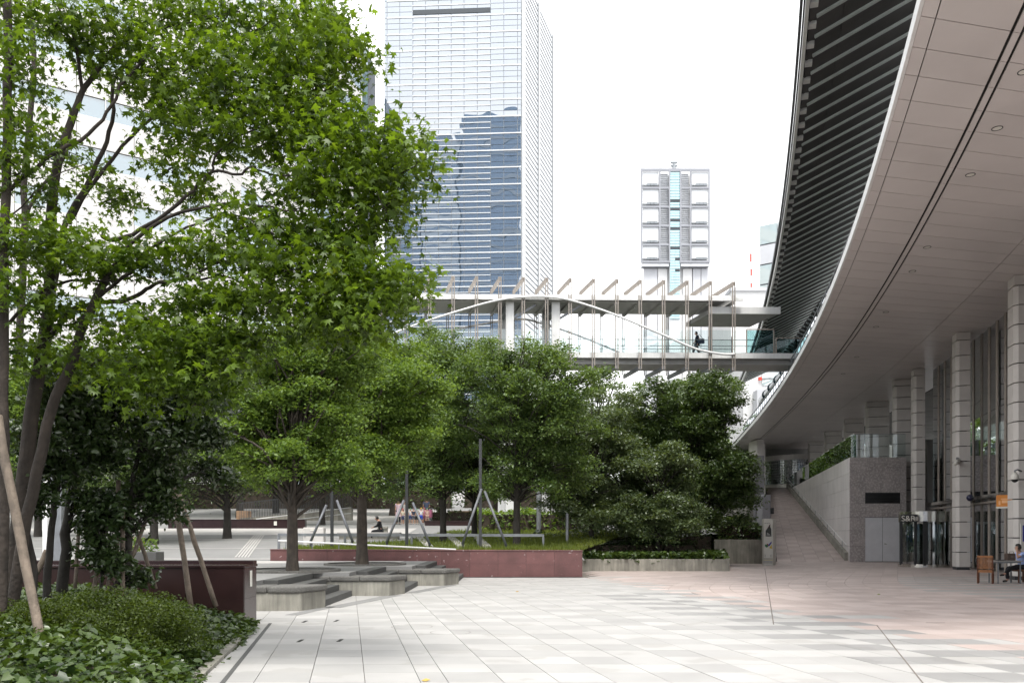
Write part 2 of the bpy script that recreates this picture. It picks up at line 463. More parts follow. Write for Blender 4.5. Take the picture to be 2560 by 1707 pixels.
# pink paving bends with the building
def gslope(Y):
    t = min(max((Y - 17.5) / 14.5, 0), 1); t = t * t * (3 - 2 * t)
    return SK + (0.46 - SK) * t
gy = np.arange(4, 64, 0.25); gx = np.concatenate([[0], np.cumsum([gslope(y) * 0.25 for y in gy[:-1]])])
gx -= np.interp(11.7, gy, gx)
def gX(x0, Y): return x0 + float(np.interp(Y, gy, gx))
pink = MB()
PD = TD
for r in range(-2, 90):
    ya = y0r + r * PD; yb = ya + PD; ym = ya + PD / 2
    if ym > 52: break
    for c in range(-30, 60):
        xa, xb = 6.95 + c * TW, 6.95 + (c + 1) * TW
        p = [(gX(xa, ya) + GX / 2, ya + GY / 2), (gX(xb, ya) - GX / 2, ya + GY / 2), (gX(xb, yb) - GX / 2, yb - GY / 2), (gX(xa, yb) + GX / 2, yb - GY / 2)]
        xm = sum(q[0] for q in p) / 4
        z1 = 0.0
        if xm > 26 + ym * 0.2: continue
        if ym < 33.3:
            ba, bb = boundary(ya, r) + GX, boundary(yb, r) + GX
            if p[1][0] < ba + .03 or p[2][0] < bb + .03: 
                if p[1][0] < ba + .03 and p[2][0] < bb + .03: continue
                p[1] = (max(p[1][0], ba + .01), p[1][1]); p[2] = (max(p[2][0], bb + .01), p[2][1])
            p[0] = (max(p[0][0], ba), p[0][1]); p[3] = (max(p[3][0], bb), p[3][1])
        elif p[0][0] < 2.9: continue
        m_ = 1 if (r + c // 3) % 2 else 0
        if random.random() < 0.15: m_ = 1 - m_
        if xm > 11.5 + (ym - 24) * 0.42 and 21 < ym < 34 and r % 2 == 0 and xm > 12.6: m_ = 2
        pink.hexa(p, -0.03, z1, m_)
tag(pink.build('curved_paving_tiles', [MT['pave_pink'], MT['pave_brown'], MT['pave_mid']], plaza), kind='stuff')

# expansion joints and little covers set in the paving
def strip(name, a, b, w, m_, z=0.004, parent=plaza):
    a = Vector((a[0], a[1], 0)); b = Vector((b[0], b[1], 0)); d = (b - a).normalized(); n = Vector((-d.y, d.x, 0)) * w / 2
    return MB().hexa([(a - n)[:2], (b - n)[:2], (b + n)[:2], (a + n)[:2]][::1], z - 0.003, z, 0).build(name, m_, parent)
strip('expansion_joint', onz(1912, 1420)[:2], onz(1934, 1560)[:2], 0.022, MT['joint'])
strip('expansion_joint', onz(2192, 1562)[:2], onz(2330, 1735)[:2], 0.018, MT['joint'])
strip('drain_slot', onz(676, 1557)[:2], onz(545, 1720)[:2], 0.06, MT['step_stone'])
for (a, b) in (((762, 1553), 0), ((841, 1551), 0), ((751, 1601), 0), ((850, 1600), 0)):
    c = onz(*a)
    cov = MB(); cov.obox((c.x, c.y, 0.003), (0.055, 0.30, 0.004)).build('floor_socket', MT['black'], plaza)
for (px, py, w, d) in ((1030, 1566, 0.75, 0.6), (1126, 1580, 0.7, 0.6)):
    c = onz(px, py)
    ring = MB()
    for k in range(28):
        a0, a1 = k / 28 * 6.2832, (k + 1) / 28 * 6.2832
        ri, ro = w / 2 - 0.008, w / 2
        ring.quad((c.x + ri * math.cos(a0), c.y + ri * math.sin(a0), 0.004), (c.x + ro * math.cos(a0), c.y + ro * math.sin(a0), 0.004),
                  (c.x + ro * math.cos(a1), c.y + ro * math.sin(a1), 0.004), (c.x + ri * math.cos(a1), c.y + ri * math.sin(a1), 0.004))
    ring.build('manhole_rim', MT['joint'], plaza)
for (px0, px1, py) in ((2260, 2300, 1526), (2315, 2362, 1556)):
    strip('access_cover_joint', onz(px0, py)[:2], onz(px1, py)[:2], 0.03, MT['joint'])

# ---- upper terrace: level behind the steps, then a gentle slope up
ZT = 0.64
SL = 0.07
def terrace_z(Y): return ZT + max(0.0, Y - 33.0) * SL
up = MB()
# level part (right edge follows the saw-tooth of steps)
BLK = [(-4.67, 18.5, -4.32), (-3.37, 23.0, -3.05), (-2.24, 27.5, -1.80)]   # nose corner x, front y, far nose x
edge = [(-7.7, 16.06), (-7.7, 18.6), (-5.76, 18.6), (-5.76, 23.05), (-4.46, 23.05), (-4.46, 27.55), (-3.28, 27.55), (-3.28, 32.9)]
up.hexa([(-70, 16.06)] + edge + [(-70, 32.9)], ZT - 0.6, ZT, 0)
# slope
up.add([(-70, 32.9, ZT), (-9.4, 32.9, ZT), (-9.4, 33.4, ZT + .02), (2.9, 33.4, ZT + .02), (2.9, 39.5, ZT + 0.45), (12.6, 49, terrace_z(49)), (24, 88, terrace_z(88)), (30, 112, terrace_z(112)), (-120, 112, terrace_z(112)), (-120, 40, terrace_z(40))],
       [tuple(range(10))], 0)
tag(up.build('upper_terrace', MT['upper_pave']), kind='structure')
# pale paving bands and a tactile strip on the terrace
tp = MB()
for (y0, y1) in ((30.4, 32.85), (24.5, 27.0)):
    tp.hexa([(-30, y0), (-6.2 if y0 < 27 else -4.2, y0), (-6.2 if y0 < 27 else -4.2, y1), (-30, y1)], ZT - 0.01, ZT + 0.004)
for (y0, y1) in ((33.6, 33.9), (38.6, 38.8), (44, 44.2), (47.2, 53)):
    tp.add([(-40, y0, terrace_z(y0) + .005), (-6.0, y0, terrace_z(y0) + .005), (-6.0, y1, terrace_z(y1) + .005), (-40, y1, terrace_z(y1) + .005)], [(0, 1, 2, 3)])
tp.add([(-20, 58, terrace_z(58) + .006), (8, 58, terrace_z(58) + .006), (16, 80, terrace_z(80) + .006), (-24, 80, terrace_z(80) + .006)], [(0, 1, 2, 3)])
tag(tp.build('pale_paving_bands', MT['upper_pale']), kind='structure')
pa, pb = at(604, 1386, 34.4), at(651, 1331, 48.5)
tac = MB()
for k in range(5):
    off = (k - 2) * 0.13
    a = Vector((pa.x + off, 34.4, terrace_z(34.4) + .01)); b = Vector((pb.x + off, 48.5, terrace_z(48.5) + .01))
    tac.hexa([(a.x - .035, a.y), (a.x + .035, a.y), (b.x + .035, b.y), (b.x - .035, b.y)], [a.z - .02, a.z - .02, b.z - .02, b.z - .02], [a.z, a.z, b.z, b.z])
tag(tac.build('tactile_paving_strip', MT['upper_pale']), kind='structure')

# ---- flights of steps between the seat blocks
def flight(x_low, y0, y1, n=4, tread=0.35):
    r = root('steps', (x_low, y0, 0), 'x', 'steps', 'flights of steps up to the terrace')
    hgt = ZT / n
    for k in range(n):
        xr = x_low - k * tread
        s_ = MB(); s_.box((xr - tread - (0.06 if k < n - 1 else 0.3), y0, hgt * k - (0.06 if k == 0 else 0)), (xr, y1, hgt * (k + 1) - 0.002 * (k == n - 1)))
        s_.build('step', MT['step_stone'], r, bevel=0.012)
    return r
flight(-4.38, 19.45, 22.98, tread=.345)['label'] = 'flight of dark stone steps between the largest and middle concrete seat blocks'
flight(-3.08, 24.05, 27.48, tread=.345)['label'] = 'flight of dark stone steps between the middle and farthest concrete seat blocks'
flight(-1.90, 28.55, 32.9, tread=.345)['label'] = 'short flight of dark stone steps running up to the red granite wall'
# dark border strip at the foot of the steps
strip('step_border', (-4.62, 17.6), (-4.25, 19.6), 0.3, MT['upper_pave'], 0.005)
strip('step_border', (-4.15, 19.4), (-3.25, 23.3), 0.4, MT['upper_pave'], 0.005)
strip('step_border', (-2.9, 24.2), (-2.0, 28.0), 0.36, MT['upper_pave'], 0.005)

def seat_block(nx, y0, fx, label, left):
    r = root('seat_block', (nx - 1, y0, 0), label, 'seat block', 'concrete seat blocks beside the steps')
    y1 = y0 + 1.05
    body = [(left, y0 + .04), (nx, y0 + .04), (fx, y1 - .04), (left, y1 - .04)]
    MB().hexa(body, -0.05, 0.40).build('base', MT['concrete'], r, bevel=0.03)
    cap = [(left, y0), (nx - .02, y0), (nx + .06, y0 + .05), (fx + .05, y1 - .08), (fx, y1), (left, y1)]
    n = 4
    xs = [left + (nx - left) * i / n for i in range(n)]
    for i in range(n - 1):
        MB().hexa([(xs[i], y0), (xs[i + 1] - .008, y0), (xs[i + 1] - .008, y1), (xs[i], y1)], 0.402, 0.535).build('cap_slab', MT['aggregate'], r, bevel=0.03)
    MB().hexa([(xs[-1], y0), (nx - .02, y0), (nx + .06, y0 + .06), (fx + .05, y1 - .08), (fx, y1), (xs[-1], y1)], 0.402, 0.535).build('cap_slab', MT['aggregate'], r, bevel=0.035)
seat_block(*BLK[0], 'largest concrete seat block with dark pebbled cap nearest the dark red wall', -7.6)
seat_block(*BLK[1], 'middle concrete seat block with dark pebbled cap and streaked front', -6.6)
seat_block(*BLK[2], 'smallest concrete seat block with dark pebbled cap before the red granite wall', -5.2)

# tree pits: dark raised rings round the two terrace trees
for (c, rr, lab) in (((-6.35, 23.9), 1.45, 'dark round kerb of the tree pit nearest the steps'), ((-5.05, 28.9), 1.4, 'dark round kerb of the tree pit before the red granite wall')):
    p = MB(); p.lathe((c[0], c[1], ZT), [(rr, -0.02), (rr, 0.06), (rr - 0.12, 0.06), (rr - 0.12, 0.02), (0.0, 0.03)], 40)
    tag(p.build('tree_pit', MT['aggregate']), lab, 'tree pit', 'kerbs of the terrace tree pits')

# ---- red granite walls, built of panels
def panel_wall(name, label, p0, p1, zb0, zb1, zt0, zt1, thick, mat_, rows, pw, cap=None, group=None, back=True):
    """straight wall p0->p1 (front face), rising zb..zt, clad with panels; thickness goes to the left of the run"""
    p0 = Vector((p0[0], p0[1], 0)); p1 = Vector((p1[0], p1[1], 0))
    d = (p1 - p0); Lg = d.length; d.normalize(); n = Vector((-d.y, d.x, 0))
    r = root(name, (p0 + p1) / 2, label, 'wall', group)
    Z = lambda a, b, t: a + (b - a) * t
    core = [p0 + n * .03 + d * .03, p1 + n * .03 - d * .03, p1 + n * (thick - .03) - d * .03, p0 + n * (thick - .03) + d * .03]
    MB().hexa([q[:2] for q in core], [zb0, zb1, zb1, zb0], [zt0 - .03, zt1 - .03, zt1 - .03, zt0 - .03]).build('core', MT['soffit_back'], r)
    nc = max(1, round(Lg / pw)); gp = 0.004
    for side in ((0, 1) if back else (0,)):
        for c in range(nc):
            t0, t1 = c / nc, (c + 1) / nc
            for k in range(rows):
                a = p0 + d * (Lg * t0 + gp); b = p0 + d * (Lg * t1 - gp)
                if side: a = a + n * (thick - .03); b = b + n * (thick - .03)
                za0, zc0 = Z(zb0, zb1, t0), Z(zt0, zt1, t0) - (.05 if cap else 0)
                za1, zc1 = Z(zb0, zb1, t1), Z(zt0, zt1, t1) - (.05 if cap else 0)
                f0, f1 = k / rows, (k + 1) / rows
                lo = [Z(za0, zc0, f0) + gp * (k > 0), Z(za1, zc1, f0) + gp * (k > 0)]
                hi = [Z(za0, zc0, f1), Z(za1, zc1, f1)]
                q = [a, b, b + n * .03, a + n * .03]
                MB().hexa([v[:2] for v in q], [lo[0], lo[1], lo[1], lo[0]], [hi[0], hi[1], hi[1], hi[0]]).build('stone_panel', mat_, r)
    for (e, zb, zt, sg) in ((p1, zb1, zt1, -1), (p0, zb0, zt0, 1)):
        q = [e + n * .034, e + n * (thick - .034), e + n * (thick - .034) + d * sg * .03, e + n * .034 + d * sg * .03]
        if sg > 0: q = q[::-1]
        for k in range(rows):
            hgt = (zt - (.05 if cap else 0) - zb) / rows
            MB().hexa([v[:2] for v in q], zb + k * hgt + gp * (k > 0), zb + (k + 1) * hgt).build('end_panel', mat_, r)
    if cap:
        nc2 = max(1, round(Lg / (pw * 1.0)))
        for c in range(nc2):
            t0, t1 = c / nc2, (c + 1) / nc2
            a = p0 + d * (Lg * t0 + gp - (.02 if c == 0 else 0)); b = p0 + d * (Lg * t1 - gp + (.02 if c == nc2 - 1 else 0))
            q = [a - n * .02, b - n * .02, b + n * (thick + .02), a + n * (thick + .02)]
            za, zb_ = Z(zt0, zt1, t0), Z(zt0, zt1, t1)
            MB().hexa([v[:2] for v in q], [za - .045, zb_ - .045, zb_ - .045, za - .045], [za, zb_, zb_, za]).build('cap_stone', cap, r, bevel=0.008)
    return r

w1 = panel_wall('granite_wall', 'shade-darkened polished red granite wall closing the ivy bed, behind the timber poles', (-15.5, 15.3), (-4.88, 15.3), -0.05, -0.05, 1.11, 1.13, 0.75, MT['red_granite_shaded'], 2, 1.1, MT['red_granite_shaded'])
MB().box((-4.875, 15.62, 0.72), (-4.868, 15.74, 1.02)).build('white_plate', MT['sign_white'], w1)
MB().box((-15.5, 16.08, 1.10), (-4.95, 16.30, 1.19)).build('back_kerb', MT['red_granite_shaded'], w1, bevel=0.01)
w2 = panel_wall('granite_wall', 'long red granite wall with white lime spots below the grass bed', (-9.5, 33.0), (2.80, 33.4), 0.0, 0.0, 1.10, 1.05, 0.45, MT['red_granite'], 2, 1.08, MT['red_granite'])
w3 = panel_wall('granite_wall', 'low far red granite wall beside the dark trunk on the upper terrace', at(420, 1320, 53)[:2], at(762, 1320, 53)[:2], terrace_z(53) - .1, terrace_z(53) - .1, terrace_z(53) + .58, terrace_z(53) + .58, 0.5, MT['red_granite_shaded'], 1, 2.0, MT['red_granite_shaded'])
pp = at(688, 1308, 52.93); MB().box((pp.x - .09, 52.96, pp.z - .12), (pp.x + .09, 52.985, pp.z + .14)).build('white_plate', MT['sign_white'], w3)
w4 = panel_wall('granite_wall', 'low far red granite wall behind the lawn beside the children', at(1062, 1318, 56)[:2], at(1250, 1318, 56)[:2], terrace_z(56) - .5, terrace_z(56) - .5, terrace_z(56) + .32, terrace_z(56) + .32, 0.5, MT['red_granite_shaded'], 1, 2.0, MT['red_granite_shaded'])

# handrail on the long red wall, and the flat grey rail behind it
hr = root('handrail', (-4, 33.1, 1.05), 'white sloping handrail on top of the long red granite wall', 'handrail')
a, b = at(696, 1351, 33.15), at(1140, 1373, 33.25)
MB().tube([a, b], 0.035, 10).build('rail', MT['white_paint'], hr, smooth=True)
for k in range(7):
    t = 0.04 + k * 0.15; q = a.lerp(b, t)
    if q.z > 1.12: MB().tube([(q.x, q.y, 1.04), (q.x, q.y, q.z)], 0.018, 6).build('post', MT['steel_grey'], hr)
fr = root('flat_rail', (-4, 35, 1), 'flat grey steel rail on posts along the grass bed', 'rail')
a, b = at(695, 1336, 36.0), at(1360, 1337.5, 36.4)
MB().bar(a, b, 0.10, 0.12).build('rail', MT['steel_grey'], fr)
for t in (0.003, 0.25, 0.5, 0.75, 0.997):
    q = a.lerp(b, t); MB().bar((q.x, q.y, 0.75), (q.x, q.y, q.z - .06), 0.09, 0.09).build('post', MT['steel_grey'], fr)

# concrete planters on the right of the plaza
def planter(name, label, poly, z1, wall=0.16):
    r = root(name, (poly[0][0], poly[0][1], 0), label, 'planter', 'concrete planters by the ramp')
    n = len(poly)
    for i in range(n):
        a = Vector((*poly[i], 0)); b = Vector((*poly[(i + 1) % n], 0)); d = (b - a).normalized(); nn = Vector((-d.y, d.x, 0)) * wall
        MB().hexa([a[:2], b[:2], (b + nn - d * wall)[:2], (a + nn + d * wall)[:2]], -0.03, z1 - 0.002 * i).build('planter_wall', MT['concrete'], r, bevel=0.012)
    MB().hexa([(p[0] * .98 + sum(q[0] for q in poly) / n * .02, p[1] * .98 + sum(q[1] for q in poly) / n * .02) for p in poly], 0.02, z1 - .08).build('soil', MT['soil'], r)
    return r
planter('planter', 'long low streaked concrete planter below the dense evergreen trees', [(2.95, 38.4), (9.95, 38.4), (12.8, 49.6), (2.95, 49.6)], 0.55)
planter('planter', 'taller concrete planter of broad leaved shrubs beside the white totem sign', [(11.55, 44.0 + 4), (14.3, 48.0), (15.4, 56), (12.95, 56)], 1.38)

# lawn bed behind the long wall
lawn = MB()
lawn.hexa([(-9.3, 33.5), (2.7, 33.8), (2.9, 38.38), (2.93, 49.6), (-3.5, 50), (-5.0, 40), (-9.3, 36.2)], .1, [1.0, .98, 1.23, 1.82, 1.9, 1.4, 1.1])
tag(lawn.build('lawn', mat('lawn soil and thatch', (0.07, 0.095, 0.025), 0.9, 0.3, 3)), kind='structure')
def lawn_z(Y): return 1.0 + (Y - 33.5) * 0.052
# ================================================================= CURVED BUILDING ON THE RIGHT
ZS = 11.25
def fit(pts, z, deg=3):
    P = [onz(px, py, z) for px, py in pts]
    return np.polyfit([p.y for p in P], [p.x for p in P], deg)
EDGE = fit([(2305, 0), (2280, 109), (2242, 272), (2209, 392), (2160, 533), (2095, 697), (2024, 849), (1948, 980), (1872, 1078), (1850, 1099)], ZS, 3)
def eX(Y):
    if Y < 16: return float(np.polyval(EDGE, 16) + (Y - 16) * np.polyval(np.polyder(EDGE), 16))
    return float(np.polyval(EDGE, Y))
TR = Vector((1, 0.24, 0))
ZC = 19.0
CEDGE = fit([(2019, 0), (2012, 92), (2001, 204), (1984, 367), (1963, 536), (1935, 689), (1918, 765), (1900, 830), (1849, 965)], ZC, 3)
def cX(Y):
    if Y < 27: return float(np.polyval(CEDGE, 27) + (Y - 27) * np.polyval(np.polyder(CEDGE), 27))
    return float(np.polyval(CEDGE, Y))

bld = root('curved_building', (20, 40, 0), 'curved grey building with panelled soffit, stone columns and finned roof canopy', 'building')
def sp(Y, s): return (eX(Y) + TR.x * s, Y + TR.y * s)
Y0, Y1, DY = 9.6, 95.3, 0.985
rows = int((Y1 - Y0) / DY)
back = MB(); soffit_far = MB(); fascia = MB()
S_CUTS = [(0.0, 0.30), (0.325, 1.93), (2.22, 5.9), (5.925, 10.4)]
ybr = [Y0 + k * DY for k in range(rows + 1)]
for k in range(rows):
    ya, yb = ybr[k], ybr[k + 1]
    q = [sp(ya, -.0), sp(ya, 10.6), sp(yb, 10.6), sp(yb, -.0)]
    back.hexa(q, ZS + .05, ZS + .5)
    for (s0, s1) in S_CUTS:
        g_ = 0.013
        p = [sp(ya + g_, s0), sp(ya + g_, s1), sp(yb - g_, s1), sp(yb - g_, s0)]
        if yb < 47:
            MB().hexa(p, ZS, ZS + .03).build('soffit_panel', MT['soffit'], bld)
        else:
            soffit_far.hexa(p, ZS, ZS + .03)
    p = [sp(ya + .01, 2.0), sp(ya + .01, 2.15), sp(yb - .01, 2.15), sp(yb - .01, 2.0)]
    if yb < 47: MB().hexa(p, ZS - .01, ZS + .02).build('groove_bar', MT['soffit'], bld)
    else: soffit_far.hexa(p, ZS - .01, ZS + .02)
    p = [sp(ya, -.09), sp(ya, -.012), sp(yb, -.012), sp(yb, -.09)]
    fascia.hexa(p, ZS - .02, ZS + .26)
back.build('floor_slab', MT['soffit_back'], bld)
tag(soffit_far.build('far_soffit_panels', MT['soffit'], bld), kind='stuff')
fascia.build('white_edge_trim', MT['white_paint'], bld)

# downlights
for (px, py) in ((2493, 321), (2426, 437), (2318, 618), (2281, 678), (2215, 780), (2190, 817), (2142, 892), (2108, 934), (2560, 180)):
    p = onz(px, py, ZS)
    ring = MB(); ring.lathe((p.x, p.y, ZS), [(0.125, -.001), (0.125, -.012), (0.108, -.012), (0.10, 0.001)], 20)
    dl = ring.build('downlight', MT['steel_dark'], bld)
    lens = MB(); lens.lathe((p.x, p.y, ZS), [(0.103, -.006), (0.05, -0.004), (0.0, -.004)], 16)
    lens.build('lens', MT['sign_white'], dl)

# balustrade on the edge of the upper floor (set back from the edge)
rail = MB(); ny = 0
def edge_n(Y):
    d = Vector((eX(Y + .5) - eX(Y - .5), 1.0, 0)).normalized()
    return Vector((d.y, -d.x, 0))
yy = 26.0
while yy < 86:
    y2 = yy + 1.45
    a = Vector((eX(yy), yy, 0)) + edge_n(yy) * .42; b = Vector((eX(y2), y2, 0)) + edge_n(y2) * .42
    MB().bar((a.x, a.y, ZS + .5), (a.x, a.y, ZS + 1.62), .05, .07).build('rail_post', MT['steel_grey'], bld)
    pn = MB(); n_ = edge_n(yy) * .006
    pn.hexa([(a - n_)[:2], (b - n_)[:2], (b + n_)[:2], (a + n_)[:2]], ZS + .55, ZS + 1.5).build('rail_pane', MT['glass_teal'], bld)
    rail.bar((a.x, a.y, ZS + 1.64), (b.x, b.y, ZS + 1.64), .06, .04)
    rail.bar((a.x, a.y, ZS + 1.1), (b.x, b.y, ZS + 1.1), .03, .03)
    yy = y2
rail.build('rail_bar', MT['steel_grey'], bld)

# canopy: dark lining rising inward, pale fins, edge gutter with brackets
CL, CK = 15.0, 0.45
def can(Y, s, dz=0.0):
    d = Vector((cX(Y + .5) - cX(Y - .5), 1.0, 0)).normalized()
    n = Vector((d.y, -d.x, 0))
    p = Vector((cX(Y), Y, ZC)) + n * s
    p.z += CK * s + dz
    return p
yy = 19.0; FY = 1.17
gut = MB(); lip = MB(); topm = MB()
while yy < 97:
    y2 = yy + FY
    q = [can(yy + .02, 0.1), can(yy + .02, CL), can(y2 - .02, CL), can(y2 - .02, 0.1)]
    for (s0, s1) in ((0.12, 1.25), (1.27, CL)):
        q = [can(yy, s0), can(yy, s1), can(y2, s1), can(y2, s0)]
        m = MB(); m.add(q + [v + Vector((0, 0, .06)) for v in q], [(3, 2, 1, 0), (4, 5, 6, 7), (0, 1, 5, 4), (1, 2, 6, 5), (2, 3, 7, 6), (3, 0, 4, 7)])
        m.build('canopy_panel', MT['canopy_dark'], bld)
    MB().bar(can(yy, 0.35, -.06), can(yy, CL, -.06), 0.15, 0.07).build('canopy_fin', MT['fin'], bld)
    a, b = can(yy, .0), can(y2, .0)
    gut.bar((a.x, a.y, a.z + .03), (b.x, b.y, b.z + .03), 0.12, 0.40)
    a2, b2 = can(yy, -.17), can(y2, -.17)
    lip.bar((a2.x, a2.y, a2.z + .36), (b2.x, b2.y, b2.z + .36), 0.09, 0.26)
    br = can(yy + .35, .22)
    MB().obox((br.x, br.y, br.z - .06), (0.26, .30, .12), math.radians(-16)).build('gutter_bracket', MT['white_paint'], bld)
    q = [can(yy, -.1, .35), can(yy, CL, .6), can(y2, CL, .6), can(y2, -.1, .35)]
    topm.add(q, [(0, 1, 2, 3)])
    yy = y2
gut.build('gutter', MT['white_paint'], bld)
lip.build('gutter_lip', MT['steel_dark'], bld)
topm.build('canopy_roof', MT['steel_dark'], bld)
# wall of the upper floor, dark glass behind the balustrade
uw = MB(); um = MB()
yy = 12.0
while yy < 90:
    y2 = yy + 3.0
    a = Vector((eX(yy), yy, 0)) + edge_n(yy) * 4.6; b = Vector((eX(y2), y2, 0)) + edge_n(y2) * 4.6
    n_ = edge_n(yy) * .03
    uw.hexa([(a - n_)[:2], (b - n_)[:2], (b + n_)[:2], (a + n_)[:2]], ZS + .5, ZS + 9.2)
    um.bar((a.x, a.y, ZS + .5), (a.x, a.y, ZS + 9.2), .1, .16)
    yy = y2
uw.build('upper_wall', glass_mat('upper wall glass', (0, 0, 0), 0.12, body=(0.01, 0.02, 0.025)), bld)
um.build('upper_mullions', MT['steel_dark'], bld)
# big pipe running under the canopy
pipe = MB(); pth = []
for yv in np.arange(30, 92, 2.0):
    v = Vector((eX(yv), yv, 0)) + edge_n(yv) * 2.7; v.z = ZS + 4.6; pth.append(v)
pipe.tube(pth, 0.42, 14)
pp_ = pipe.build('pipe', MT['pipe'], bld, smooth=True)
for i in range(0, len(pth) - 1, 2):
    d = (pth[i + 1] - pth[i]).normalized()
    MB().tube([pth[i] - d * .12, pth[i] + d * .12], 0.52, 14).build('flange', MT['pipe'], pp_, smooth=True)
e_ = pth[-1]
MB().tube([e_, e_ + Vector((.3, 1.0, -.3)), e_ + Vector((.6, 1.3, -1.2)), e_ + Vector((1.5, 1.5, -1.6)), e_ + Vector((5, 1.6, -1.7))], 0.4, 12).build('pipe_elbow', MT['pipe'], pp_, smooth=True)

# ---- stone columns
def column(cx, cy, rz, w=0.6, d=0.78, label=None):
    core = MB().obox((cx, cy, ZS / 2 - .02), (w - .24, d - .24, ZS - .04), rz).build('column', MT['soffit_back'], bld)
    key = (w, d)
    hb = 0.716; n = int(ZS / hb)
    if key not in colm:
        ch = 0.13
        poly = [(-w / 2 + ch, -d / 2), (w / 2, -d / 2), (w / 2, d / 2), (-w / 2, d / 2), (-w / 2, -d / 2 + ch * 1.3)]
        colm[key] = MB().hexa(poly, 0.0, hb - 0.04).mesh('stone_block', MT['col_stone'])
    for k in range(n):
        o = place('stone_block', colm[key], core, (cx, cy, 0.14 + k * hb))
        o.rotation_euler = (0, 0, rz)
    zt_ = .14 + n * hb
    MB().obox((cx, cy, (zt_ + ZS) / 2 - .01), (w, d, ZS - zt_ - .02), rz).build('stone_block', MT['col_stone'], core)
    MB().obox((cx, cy, .06), (w - .04, d - .04, .14), rz).build('plinth', MT['steel_dark'], core)
    return core
colm = {}
colp = []
for (px, py) in ((2394, 829), (2287, 921), (2258, 947.5), (2186, 1003), (2128, 1046), (2077, 1078), (2034, 1103)):
    p = onz(px, py, ZS); colp.append(Vector((p.x, p.y, 0)))
pN = Vector((18.55, 30.9, 0)); pM = Vector((16.3, 22.3, 0))
for i, p in enumerate([pM, pN] + colp):
    rz = math.radians(-14)
    column(p.x + .38, p.y + .40, rz, *((0.6, 0.78) if i < 4 else (1.5, .8)))

# ---- glazed bays between columns
gl_line = [pM + Vector((1.35, .3, 0)), pN + Vector((1.35, .35, 0)), colp[0] + Vector((1.35, .35, 0)), colp[1] + Vector((1.2, .3, 0)), colp[2] + Vector((1.2, 1.2, 0))]
ZTR = 3.4
for bay in range(3):
    a, b = gl_line[bay], gl_line[bay + 1]
    d = (b - a); L_ = d.length; d.normalize(); n_ = Vector((d.y, -d.x, 0))
    nm = 7
    for k in range(nm):
        p = a + d * (L_ * k / nm); q = a + d * (L_ * (k + 1) / nm)
        for (z0, z1) in ((0.05, ZTR - .12), (ZTR + .12, 7.3), (7.36, ZS - .03)):
            MB().hexa([(p + n_ * .01)[:2], (q + n_ * .01)[:2], (q + n_ * .03)[:2], (p + n_ * .03)[:2]][::-1], z0, z1).build('pane', MT['glass_facade'], bld)
        MB().bar((p.x, p.y, 0.02), (p.x, p.y, ZS - .02), 0.07, 0.16).build('mullion', MT['warm_steel'], bld)
    MB().bar((a - n_ * .12) + Vector((0, 0, ZTR)), (b - n_ * .12) + Vector((0, 0, ZTR)), 0.5, 0.16).build('transom', MT['steel_bright'], bld)
    MB().bar((a - n_ * .05) + Vector((0, 0, ZTR - .25)), (b - n_ * .05) + Vector((0, 0, ZTR - .25)), 0.25, 0.1).build('transom', MT['warm_steel'], bld)
# room behind the glass
inn = MB()
ip = [gl_line[0] + Vector((.3, -8, 0)), gl_line[0] + Vector((.3, 0, 0)), gl_line[1] + Vector((.3, 0, 0)), gl_line[2] + Vector((.3, 0, 0)), gl_line[3] + Vector((.3, 0, 0)), Vector((26, 53, 0)), Vector((34, 53, 0)), Vector((30, 12, 0))]
inn.hexa([(p.x, p.y) for p in ip], -.02, .004)
inn.build('interior_floor', MT['pave_brown'], bld)
iw = MB()
iw.hexa([(27, 10), (27.3, 10), (36.3, 53), (36, 53)], 0, ZS);
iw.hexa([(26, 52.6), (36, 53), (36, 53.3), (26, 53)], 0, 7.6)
iw.build('interior_wall', MT['interior'], bld)
ics = MB(); ics.hexa([(eX(12) + 8, 12), (36, 12), (44, 92), (eX(88) + 8, 88)], ZS + .06, ZS + .3); ics.build('interior_ceiling', MT['interior'], bld)
for (px_, py_, hh) in ((23.5, 38, 2.6), (25, 44, 2.8), (22, 33, 2.4), (25.5, 36, 2.2)):
    MB().box((px_, py_, .01), (px_ + 1.6, py_ + .5, hh)).build('interior_partition', MT['ramp_wall'], bld, bevel=.02)

# ---- granite service block with double door beside the ramp
XB0, XB1, YB = 20.5, 23.95, 51.0
ZB = 6.34
blk = root('service_block', ((XB0 + XB1) / 2, YB, 0), 'speckled dark granite block with grey double doors and louvre beside the ramp', 'service block')
MB().hexa([(XB0 + .12, YB + .05), (XB1 - .03, YB + .05), (XB1 + .6, YB + 4), (XB0 + 1.1, YB + 4)], 0, ZB - .02).build('core', MT['soffit_back'], blk)
dx0, dx1, dzt = onz(2163, 1400).x, 0, 2.72
dx0 = (2163 - 1280) * YB / F; dx1 = (2251 - 1280) * YB / F
lz0, lz1 = H + (HY - 1258) * YB / F, H + (HY - 1231) * YB / F
hc = [0, .95, 1.90, dzt, lz0, lz1, 5.55, ZB]
hc = sorted(hc)
for i in range(len(hc) - 1):
    z0, z1 = hc[i] + .008, hc[i + 1]
    segs = [(XB0, dx0), (dx0, (dx0 + dx1) / 2), ((dx0 + dx1) / 2, dx1), (dx1, XB1)]
    for j, (a, b) in enumerate(segs):
        if j in (1, 2) and (z1 <= dzt + .02 or (abs(hc[i] - lz0) < .01)): continue
        MB().box((a + .006, YB, z0), (b - .006, YB + .05, z1)).build('stone_panel', MT['block_stone'], blk)
